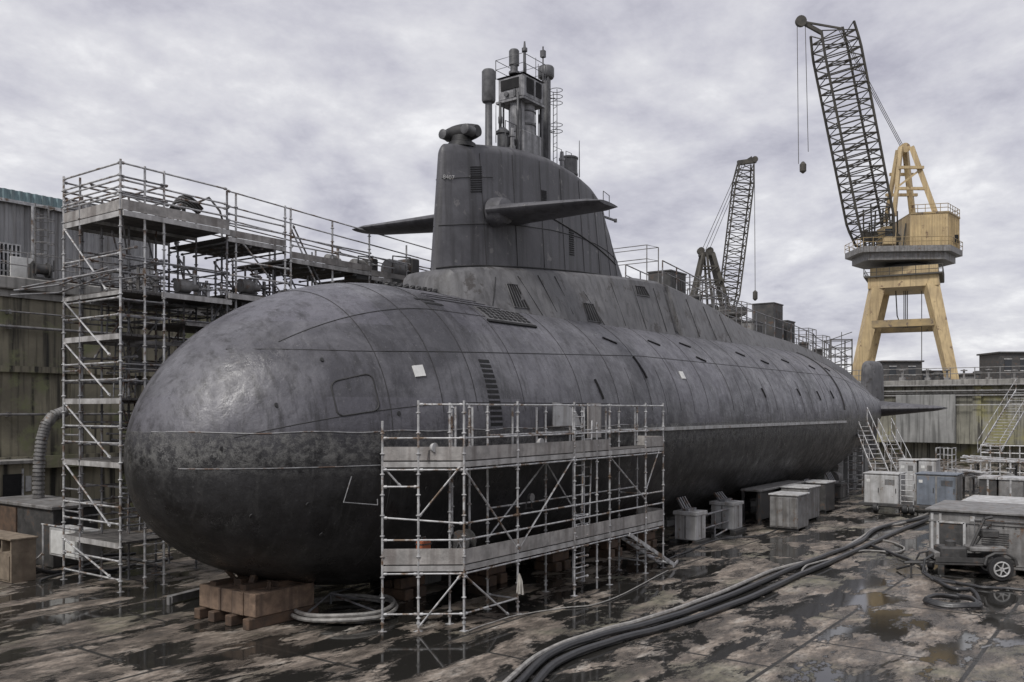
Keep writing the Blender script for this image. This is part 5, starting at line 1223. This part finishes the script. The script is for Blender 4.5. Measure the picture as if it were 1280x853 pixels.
# ------------------------------------------------------------------ left floor area
XB = -2.6
y0, y1 = GX(14, XB), GX(14, XB)+2.6
t = thing('wooden_cabinet', 'tan wooden cabinet with an open top bay at the left edge', 'cabinet', (XB, y0, 0))
q = MB(); z1 = ZD(674, XB, y0); q.box(XB, XB+.75, y0, y1, .0, z1-.45, .01); part('body', q, M['tan'], t)
q = MB(); q.box(XB, XB+.75, y0, y0+.06, z1-.45, z1-.06); q.box(XB, XB+.75, y1-.06, y1, z1-.45, z1-.06); q.box(XB+.68, XB+.75, y0+.06, y1-.06, z1-.45, z1-.06); q.box(XB, XB+.75, y0+.6, y0+.66, z1-.45, z1-.06); part('side_panel', q, M['tan'], t)
q = MB(); q.box(XB-.05, XB+.80, y0-.04, y1+.04, z1-.06, z1, .01); part('top', q, M['tan'], t)
q = MB()
for k in range(3): q.box(XB-.03, XB, y0+.08+k*.8, y0+.8+k*.8, .08, z1-.55)
part('door', q, M['tan'], t)
XG = -.6; y0, y1 = GX(64, XG), GX(64, XG)+5
zt_ = ZD(634, XG, y0)
t = thing('steel_bench', 'dark enclosed bench with a pale flat top behind the wooden cabinet', 'bench', (XG, y0, 0))
q = MB(); q.box(XG+.1, XG+1.7, y0+.1, y1, .0, zt_-.12, .02); part('body', q, M['darksteel'], t)
q = MB(); q.box(XG, XG+2.0, y0, y1, zt_-.12, zt_, .02); part('top', q, M['steel'], t)
q = MB(); q.box(XG+.04, XG+.1, GX(18,XG), y1, .2, zt_-.2); part('door', q, M['timberdark'], t)
XW = -.9; y0, y1 = GX(102,XW), GX(52,XW); 
t = thing('electric_box', 'white electrical box on tube legs behind the tall tower foot', 'box', (XW, y0, 0))
q = MB(); q.box(XW, XW+.7, y0, y1-.5, .55, 1.5, .03); part('body', q, M['pale'], t)
for y in (y0+.1, y1-.1):
    q = MB(); q.tube((XW,y,0),(XW,y,1.55),.035); q.tube((XW+.7,y,0),(XW+.7,y,1.55),.035); part('leg', q, M['galv'], t)
q = MB(); q.tube((XW,y0,1.55),(XW,y1,1.55),.03); q.tube((XW,y1-.1,.6),(XW-.5,y1+.2,0),.03); part('frame', q, M['galv'], t)
q = MB(); q.box(XW-.02, XW, y0+.15, y1-.65, .65, 1.4); part('door', q, M['white'], t)
# hut at the foot of the left wall
xh0, xh1 = GY(-40,15.6), GY(44,15.6)
t = thing('wall_hut', 'low dark hut with a small window against the foot of the left dock wall', 'hut', (xh0, 15.6, 0))
q = MB(); q.box(xh0, xh1, 15.6, 16.66, 0, 3.3, .03); part('wall', q, M['concreteL'], t)
q = MB(); q.box(xh0-.1, xh1+.15, 15.4, 16.66, 3.3, 3.42); part('roof', q, M['coping'], t)
q = MB(); q.box(GY(4,15.56), GY(27,15.56), 15.55, 15.6, 1.4, 2.9); part('door', q, M['void'], t)
q = MB(); q.box(GY(32,15.56), GY(39,15.56), 15.54, 15.6, 2.2, 2.8); part('window', q, M['pale'], t)
q = MB(); q.box(GY(28,15.5), GY(30,15.5), 15.5, 15.6, 1.2, 3.1); part('door_frame', q, M['galv'], t)
# ribbed duct rising up the wall
pts = []
for px, py in ((48,628),(48,600),(49,575),(52,550),(57,532),(66,520),(82,514)): 
    x = GY(px, 13.5); pts.append(Vector((x, 13.5, ZD(py, x, 13.5))))
q = MB(); P = []
for i in range(len(pts)-1):
    for k in range(5): P.append(pts[i].lerp(pts[i+1], k/5))
for k, p in enumerate(P): q.path([p, p+(P[min(k+1,len(P)-1)]-P[max(k-1,0)]).normalized()*.09], .21, 12)
q.path(P, .17, 12)
t = thing('ventilation_duct', 'ribbed pale duct curving up the left wall beside the tall tower', 'duct', tuple(pts[0])); part('hose', q, M['steel'], t)
q = MB(); q.box(pts[0].x-.35,pts[0].x+.35,13.2,13.8,0,max(.3,pts[0].z),.03); part('fan_box', q, M['darksteel'], t)

# ------------------------------------------------------------------ right side stairs at the far wall
stair('long steel stair climbing the far dock wall at the right edge', pt(1236,566,62), pt(1283,488,72), 1.6, 'dock_stair', True, M['galv'], 22)
t = thing('stair_platform', 'railed steel platform at the foot of the long dock stair', 'platform', (58, GX(1255,58), 0)); ya, yb = GX(1300,58), GX(1226,58)
q = MB(); q.box(58, 62, ya, yb, 1.5, 1.65); part('deck', q, M['galv'], t); q = MB()
for k in range(7):
    y = ya+(yb-ya)*k/6; q = MB(); q.tube((58,y,0),(58,y,2.75),.05,6); part('post', q, M['galv'], t); q = MB(); q.tube((62,y,0),(62,y,1.5),.05,6); part('post', q, M['galv'], t)
q = MB()
for z in (2.2,2.75): q.path([(58,ya,z),(58,yb,z),(62,yb,z)], .045, 6)
q.path([(58,ya,.8),(58,yb,.8)], .04); q.path([(58,yb,.1),(58,yb-1.5,1.4)], .035); part('rails', q, M['galv'], t)
rr = random.Random(11)
cl = [('pump_unit','pump unit on the floor below the stair platform')]
for i, (px, X, lb) in enumerate(((1212,48,'pump unit on the far floor left of the stair platform'),(1232,50,'pump unit on the far floor under the stair platform rail'),(1262,52,'pump unit on the far floor at the right edge by the stair platform'),(1045,47,'pump unit low beside the stern ladder under the hull'),(1068,56,'pump unit on the far floor behind the upright hooped ladder'))):
    machine(X, GX(px, X), 0.0, lb, 2.0)
for i, (px0, px1, X, h, lb) in enumerate(((1196,1222,44,1.3,'heap of scaffold tubes on trestles right of the blue-grey cabinet'),(1215,1275,54,1.6,'heap of scaffold tubes on trestles below the stair platform'))):
    y0, y1 = GX(px1, X), GX(px0, X); t = thing('tube_stack', lb, 'tubes', (X, y0, 0))
    q = MB()
    for y in (y0+.3, y1-.3): q.box(X-.6,X+.6,y-.08,y+.08,h-.1,h); q.box(X-.6,X-.5,y-.06,y+.06,0,h-.1); q.box(X+.5,X+.6,y-.06,y+.06,0,h-.1)
    part('trestles', q, M['darksteel'], t)
    q = MB()
    for k in range(14): a = rr.uniform(-.5,.5); q.tube((X+a, y0-rr.uniform(0,.8), h+.05+rr.uniform(0,.35)), (X+a+rr.uniform(-.3,.3), y1+rr.uniform(0,.8), h+.05+rr.uniform(0,.5)), .05, 5)
    part('tubes', q, M['galv'], t)

# ------------------------------------------------------------------ end quay: railing, sheds, clutter
railing('quay_railing', 'grey tube railing along the top of the far dock wall', [(DX1+.3, DYL-2), (DX1+.3, DYR+4)], ZQE, 1.3, 2.4, M['steel'], .05)
def D(px, d, z=ZQE): k = (px-640)/FO; return (CX+d*(FX+k*RX), CY+d*(FY+k*RY), z)
def hut(name, label, px0, px1, d, h, m, dep=5, win=True):
    a = D((px0+px1)/2, d); w2 = (px1-px0)*d/FO/2; t = thing(name, label, 'building', a, TH-R_(90))
    q = MB(); q.box(-w2, w2, 0, dep, 0, h, .04); q.build('wall', m, t, local=True)
    q = MB(); q.box(-w2-.25, w2+.25, -.25, dep+.2, h, h+.2); q.build('roof', M['darksteel'], t, local=True)
    if win:
        for k in range(2):
            q = MB(); c = -w2*.5+w2*k; q.box(c-.45, c+.45, -.04, 0, h*.45, h*.8); wn = q.build('window', M['glass'], t, local=True)
            q = MB(); q.box(c-.5,c+.5,-.07,-.041,h*.42,h*.45); q.box(c-.5,c+.5,-.07,-.041,h*.8,h*.83); q.build('frame', M['pale'], wn, local=True)
        q = MB(); q.box(w2*.75-.3, w2*.75+.3, -.03, 0, 0, h*.75); q.build('door', M['darksteel'], t, local=True)
    return t
hut('quay_hut', 'small dark hut with flat roof on the far quay at the right edge', 1250, 1290, 112, 3.9, M['darksteel'])
hut('site_container', 'dark site container on the far quay left of the yellow crane front legs', 1104, 1152, 116, 3.0, M['darksteel'])
hut('site_container', 'pale low site container on the far quay right of the crane legs', 1208, 1236, 124, 1.6, M['steel'], 3, False)
hut('site_container', 'long low dark store behind the yellow crane legs', 1150, 1180, 150, 3.2, M['darksteel'])
# lattice cage left of the yellow crane
ca = D(1052, 118); t = thing('lattice_cage', 'square lattice stair cage on the quay left of the yellow crane', 'tower', ca, TH-R_(90)); q = MB()
for x in (-1.4,1.4):
    for y in (0,2.5): q = MB(); q.tube((x,y,0),(x,y,6.2),.09,5); q.build('post', M['lattice'], t, local=True)
q = MB()
for k in range(6):
    z = .6+k*1.1; q.path([(-1.4,0,z),(1.4,0,z),(1.4,2.5,z),(-1.4,2.5,z)], .06, 4, closed=True); q.tube((-1.4,0,z),(1.4,0,z+1.0),.05,4); q.tube((0,0,z),(0,0,z+1),.05,4)
q.build('bracing', M['lattice'], t, local=True)
rr = random.Random(5)
names = ['blue','red-brown','pale','dark']
for i in range(9):
    px = (1100,1128,1160,1172,1184,1205,1222,1236,1268)[i]; a = D(px, 101+rr.uniform(0,3)); t = thing('bollard' if i % 3 == 0 else 'valve_stand', ['mooring bollard on the far quay right above the stern tip','valve stand on the far quay before the dark site container','valve stand on the far quay under the left front crane leg','mooring bollard on the far quay between the yellow crane legs','valve stand on the far quay at the foot of the right crane legs','valve stand on the far quay just right of the yellow crane','mooring bollard on the far quay before the pale container','valve stand on the far quay between pale container and hut','valve stand on the far quay before the flat roofed hut'][i], 'bollard' if i % 3 == 0 else 'valve stand', a)
    q = MB()
    if i % 3 == 0: q.lathe(a, [(.5,0),(.35,.1),(.3,.8),(.5,.95),(.5,1.1),(.2,1.2)], 14)
    else:
        q.tube(a, (a[0],a[1],a[2]+1.5), .12); q.lathe((a[0],a[1],a[2]+1.3), [(.35,0),(.38,.06),(.35,.12)], 14); q.box(a[0]-.4,a[0]+.4,a[1]-.3,a[1]+.3,a[2],a[2]+.5,.03)
    part('body', q, M[['darksteel','steel','steel'][i % 3]], t)
q = MB(); a = D(1256, 96)
tag(MB().path([(DX1-.7, DYL-3, 5.8), (DX1-.7, -10, 5.9), (DX1-.7, -30, 6.6)], .05, 6).build('wall_cable', M['pale']), 'thin pale cable slung along the far dock wall', 'cable')

# ------------------------------------------------------------------ cranes
def lattice(mb, p0, p1, w0, w1, wm, n, rc, rb, up=(0,1,0), taper=.12):
    p0 = Vector(p0); p1 = Vector(p1); d = (p1-p0).normalized(); a = d.cross(Vector(up)).normalized(); b = a.cross(d)
    def W(f): return w0+(wm-w0)*min(1, f/taper) if f < .5 else w1+(wm-w1)*min(1, (1-f)/taper)
    rows = []
    for k in range(n+1):
        f = k/n; c = p0.lerp(p1, f); h = W(f)/2; rows.append([c+a*h*sx+b*h*sy*.8 for sx, sy in ((-1,-1),(1,-1),(1,1),(-1,1))])
    for j in range(4): mb.path([r[j] for r in rows], rc, 5)
    for k in range(n):
        for j in range(4):
            l = (j+1) % 4; mb.tube(rows[k][j], rows[k][l], rb, 4)
            mb.tube(rows[k][j if k % 2 else l], rows[k+1][l if k % 2 else j], rb, 4)
yc = D(1130, 130); sc = 130/FO
def Lx(px): return (px-1130)*sc
def Lz(py): return (512-py)*sc+CZ-ZQE
def LP(px, py, y): return ((px-640)/FO*(130+y)-(1130-640)/FO*130, y, (512-py)/FO*(130+y)+CZ-ZQE)
cr_ = thing('portal_crane', 'tall yellow portal crane with dark lattice boom on the far quay', 'crane', yc, TH-R_(90))
ph = R_(-27)
def rot(x, y): return (x*math.cos(ph)-y*math.sin(ph), x*math.sin(ph)+y*math.cos(ph))
legs = []
for sx in (-1, 1):
    for sy in (-1, 1):
        bx_, by_ = rot(sx*6.3, sy*6.2); tx, ty = rot(sx*3.5, sy*4.4)
        q = MB(); q.beam((bx_+.2,by_,.4), (tx+.2,ty,Lz(362)), 1.35, 1.2, (0,1,0), 1.75, 1.5)
        lg = q.build('leg', M['yellow'], cr_, local=True)
        q = MB(); q.box(bx_-1.0,bx_+1.4,by_-.8,by_+.8,0,.9,.1); q.build('bogie', M['darksteel'], lg, local=True)
q = MB()
for sy in (-1, 1):
    z = Lz(408); xx = 4.7; p0 = (*rot(-xx+.3, sy*5.2), z); p1 = (*rot(xx+.1, sy*5.2), z); q.beam(p0, p1, .7, 1.0)
for sx in (-1, 1): q.beam((*rot(sx*4.5, -5.0), Lz(408)), (*rot(sx*4.5, 5.0), Lz(408)), .6, .9)
q.build('cross_beam', M['yellowdark'], cr_, local=True)
q = MB(); ring = [rot(*p) for p in ((-4.5,-5.0),(4.7,-5.0),(4.7,5.0),(-4.5,5.0))]; q.prism(ring, Lz(364), Lz(350)); q.prism([rot(*p) for p in ((-4.3,-3.9),(4.6,-3.9),(4.6,3.9),(-4.3,3.9))], Lz(350)+.01, Lz(338)); q.build('portal_frame', M['yellow'], cr_, local=True)
q = MB(); q.prism([rot(*p) for p in ((-5.0,-5.5),(5.2,-5.5),(5.2,5.5),(-5.0,5.5))], Lz(350)-.1, Lz(350)+.12)
rp = [rot(*p) for p in ((-5.0,-5.5),(5.2,-5.5),(5.2,5.5),(-5.0,5.5))]
for z in (.6,1.2): q.path([(x,y,Lz(350)+z) for x,y in rp], .05, 4, closed=True)
for i in range(4):
    a, b = Vector((*rp[i],0)), Vector((*rp[(i+1)%4],0))
    for k in range(6): p = a.lerp(b, k/6); q.tube((p.x,p.y,Lz(350)),(p.x,p.y,Lz(350)+1.2),.05,4)
q.build('walkway', M['lattice'], cr_, local=True)
q = MB(); q.lathe((.2,0,Lz(338)), [(3.6,0),(3.4,.4),(2.6,.8),(2.6,1.8),(4.0,2.2)], 28); q.build('slew_ring', M['darksteel'], cr_, local=True)
q = MB(); pl = [(Lx(1061),-3.2),(Lx(1064),-4.6),(Lx(1120),-5.2),(Lx(1165),-5.6),(Lx(1199),-1.0),(Lx(1190),4.5),(Lx(1090),5.0),(Lx(1061),1.5)]
q.prism(pl, Lz(322), Lz(315)); q.prism([(x*.88,y*.88) for x, y in pl], Lz(331), Lz(322)-.01)
q.build('machine_platform', M['steel'], cr_, local=True)
q = MB()
for i in range(len(pl)):
    a, b = Vector((*pl[i],0)), Vector((*pl[(i+1)%len(pl)],0)); n = max(2, int((b-a).length/1.3))
    for k in range(n): p = a.lerp(b, k/n); q.tube((p.x,p.y,Lz(315)),(p.x,p.y,Lz(315)+1.2),.045,4)
for z in (.6,1.2): q.path([(x,y,Lz(315)+z) for x,y in pl], .045, 4, closed=True)
q.build('guard_rail', M['yellowdark'], cr_, local=True)
hz_ = [(Lx(1124),-3.6),(Lx(1165),-4.8),(Lx(1197),-.6),(Lx(1188),4.2),(Lx(1130),4.0)]
q = MB()
for k in range(22): q.tube((*rot(5.6-.09*k,-4.9+.03*k),1+k*.6),(*rot(6.2-.09*k,-4.9+.03*k),1+k*.6),.05,4)
for d_ in (5.6,6.2): q.tube((*rot(d_,-4.9),.5),(*rot(d_-1.95,-4.2),14.0),.06,4)
q.build('leg_ladder', M['lattice'], cr_, local=True)
q = MB(); q.prism(hz_, Lz(315), Lz(275)); 
for f in [k/14 for k in range(1, 14)]:
    a = Vector((*hz_[0],0)).lerp(Vector((*hz_[1],0)), f); q.box(a.x-.05,a.x+.05,a.y-.06,a.y+.02,Lz(314),Lz(276))
    a = Vector((*hz_[1],0)).lerp(Vector((*hz_[2],0)), f); q.box(a.x-.03,a.x+.06,a.y-.06,a.y+.05,Lz(314),Lz(276))
ho = q.build('machine_house', M['yellow'], cr_, local=True)
q = MB(); q.prism([(x*1.01+.02, y*1.03) for x, y in hz_], Lz(275)+.003, Lz(273)); q.build('roof', M['yellowdark'], ho, local=True)
q = MB(); a = Vector((*hz_[1],0)).lerp(Vector((*hz_[2],0)), .55); q.box(a.x-.5,a.x+.5,a.y-.16,a.y+.1,Lz(308),Lz(298)); q.build('window', M['void'], ho, local=True)
q = MB()
for i in range(3):
    a, b = Vector((*hz_[i],0)), Vector((*hz_[i+1],0))
    for k in range(5): p = a.lerp(b, k/5); q.tube((p.x,p.y,Lz(273)),(p.x,p.y,Lz(273)+1.1),.05,4)
for z in (.55,1.1): q.path([(x,y,Lz(273)+z) for x,y in hz_[:4]], .05, 4)
q.build('roof_rail', M['yellowdark'], ho, local=True)
# A-frame above the house
q = MB(); ap = (Lx(1130), 0, Lz(186))
for bx_, by_, w2 in ((1108,-2.6,.5),(1160,-2.6,.7),(1116,2.6,.5),(1152,2.6,.7)): q.beam((Lx(bx_),by_,Lz(275)), (ap[0]+(bx_-1134)*.03,by_*.3,ap[2]), w2, w2)
for z, w2 in ((240,20),(214,15)): q.beam((Lx(1132-w2),-1.9,Lz(z)),(Lx(1132+w2),-1.9,Lz(z)),.4,.4); q.beam((Lx(1134-w2),1.9,Lz(z)),(Lx(1134+w2),1.9,Lz(z)),.4,.4)
q.beam((Lx(1132-20),-1.9,Lz(240)),(Lx(1132+15),-1.5,Lz(214)),.25,.25); q.lathe((ap[0],-.6,ap[2]), [(.7,0),(.7,.3),(.5,.35),(.5,.85),(.7,.9),(.7,1.2)], 16, 'y')
q.build('a_frame', M['yellow'], cr_, local=True)
q = MB(); q.box(Lx(1090),Lx(1106),-4.0,-1.5,Lz(312),Lz(290),.1); cb = q.build('driver_cab', M['yellow'], cr_, local=True)
q = MB(); q.box(Lx(1092),Lx(1104),-4.06,-4.0,Lz(302),Lz(293)); q.build('window', M['glass'], cb, local=True)
q = MB(); rr = random.Random(2)
for k in range(16): x = Lx(rr.uniform(1068,1122)); y = rr.uniform(-3,1); q.tube((x,y,Lz(314)),(x+rr.uniform(-.8,.8),y,Lz(rr.uniform(255,295))),.12,4)
for k in range(5): q.lathe((Lx(1075+k*10),-2.5+k*.3,Lz(300)), [(.8,0),(.8,.3)], 12, 'y')
q.build('winch_gear', M['lattice'], cr_, local=True)
q = MB(); lattice(q, LP(1093,304,-2.2), LP(1040,36,-8.5), 4.0, 4.6, 5.1, 26, .19, .085, taper=.10)
bo = q.build('boom', M['lattice'], cr_, local=True)
q = MB(); hx, hy, hz2 = LP(1040,36,-8.5); TX, _, TZ = LP(1001,27,-9.1)
q.beam((hx-1.4,hy,hz2-.6),(TX,hy-.6,TZ),.35,.5); q.beam((hx+1.4,hy,hz2),(TX,hy-.6,TZ),.2,.25); q.lathe((TX,hy-.9,TZ), [(.75,0),(.75,.5)], 14, 'y'); q.build('jib_head', M['lattice'], cr_, local=True)
q = MB()
for dx_, e in ((-.5,205),(.6,190)): q.tube((TX+dx_,hy-.6,TZ),(TX+.3+dx_*1.2,hy-.6,LP(0,e,-9.1)[2]),.045,4)
for k in range(3): q.tube((hx+1.2,hy+.4*k,hz2+.2),(ap[0]-.4,-.5+.4*k,ap[2]+.4),.05,4)
q.build('cable', M['lattice'], cr_, local=True)
q = MB(); q.lathe((TX+.3,hy-.6,LP(0,206,-9.1)[2]), [(.1,-1.2),(.45,-.9),(.45,.0),(.15,.4)], 12); q.build('hook_block', M['lattice'], cr_, local=True)
q = MB()
for k in range(3): q.tube((.0+.25*k,0,Lz(364)),(.0+.25*k,0,Lz(410)),.07,4)
q.path([(-1.2,0,Lz(364)),(-1.0,0,Lz(395)),(-.6,0,Lz(404)),(.3,0,Lz(402))],.09,4); q.box(-2.2,2.2,-.8,.8,Lz(409),Lz(407)); q.tube((2.6,0,Lz(364)),(2.6,0,.0),.06,4); q.build('access_gear', M['lattice'], cr_, local=True)

gc = D(895, 150); sg_ = 150/FO
def Gx(px): return (px-895)*sg_
def Gz(py): return (512-py)*sg_+CZ-ZQE
def GPn(px, py, y): return ((px-640)/FO*(150+y)-(895-640)/FO*150, y, (512-py)/FO*(150+y)+CZ-ZQE)
g2 = thing('lattice_crane', 'dark lattice boom crane rising behind the submarine casing', 'crane', gc, TH-R_(90))
q = MB(); q.box(-4,4.5,-3,4,Gz(396),Gz(386),.1); q.box(-3,3,-2,3,0,Gz(396)-.01); q.build('machine_house', M['darksteel'], g2, local=True)
q = MB()
for y in (-2,2):
    q.beam((Gx(863),y,Gz(388)),(Gx(878),y*.5,Gz(318)),.5,.5); q.beam((Gx(908),y,Gz(388)),(Gx(890),y*.5,Gz(318)),.6,.6); q.beam((Gx(888),y,Gz(388)),(Gx(882),y*.5,Gz(318)),.35,.35)
    for z, a, b in ((372,867,903),(352,871,899),(335,875,894)): q.beam((Gx(a),y*.8,Gz(z)),(Gx(b),y*.8,Gz(z)),.25,.25)
    q.beam((Gx(867),y,Gz(372)),(Gx(899),y,Gz(352)),.2,.2); q.beam((Gx(871),y,Gz(352)),(Gx(894),y,Gz(335)),.2,.2)
q.beam((Gx(874),0,Gz(318)),(Gx(892),0,Gz(318)),1.6,.6); q.lathe((Gx(876),-.5,Gz(314)),[(.6,0),(.6,1)],12,'y'); q.lathe((Gx(887),-.5,Gz(314)),[(.6,0),(.6,1)],12,'y')
q.build('a_frame', M['lattice'], g2, local=True)
q = MB(); lattice(q, GPn(909,390,-1), GPn(932,205,-6), 2.0, 2.2, 2.9, 24, .13, .065, taper=.12)
q.build('boom', M['lattice'], g2, local=True)
q = MB(); q.beam(GPn(922,204,-6),GPn(945,201,-6),.7,.7); q.lathe(GPn(944,199,-6.4),[(.5,0),(.5,.8)],12,'y'); q.beam(GPn(932,202,-6),GPn(940,197,-6),.4,.4); q.build('jib_head', M['lattice'], g2, local=True)
q = MB()
for k in range(3): q.tube((Gx(876+k*5),-1+k*.5,Gz(314)),GPn(925+k*3,206,-6),.055,4)
q.tube(GPn(943,199,-6),GPn(944,365,-6),.05,4); q.build('cable', M['lattice'], g2, local=True)
q = MB(); q.lathe(GPn(944,370,-6),[(.1,-.8),(.4,-.5),(.4,.6),(.1,.9)],10); q.build('hook_block', M['lattice'], g2, local=True)
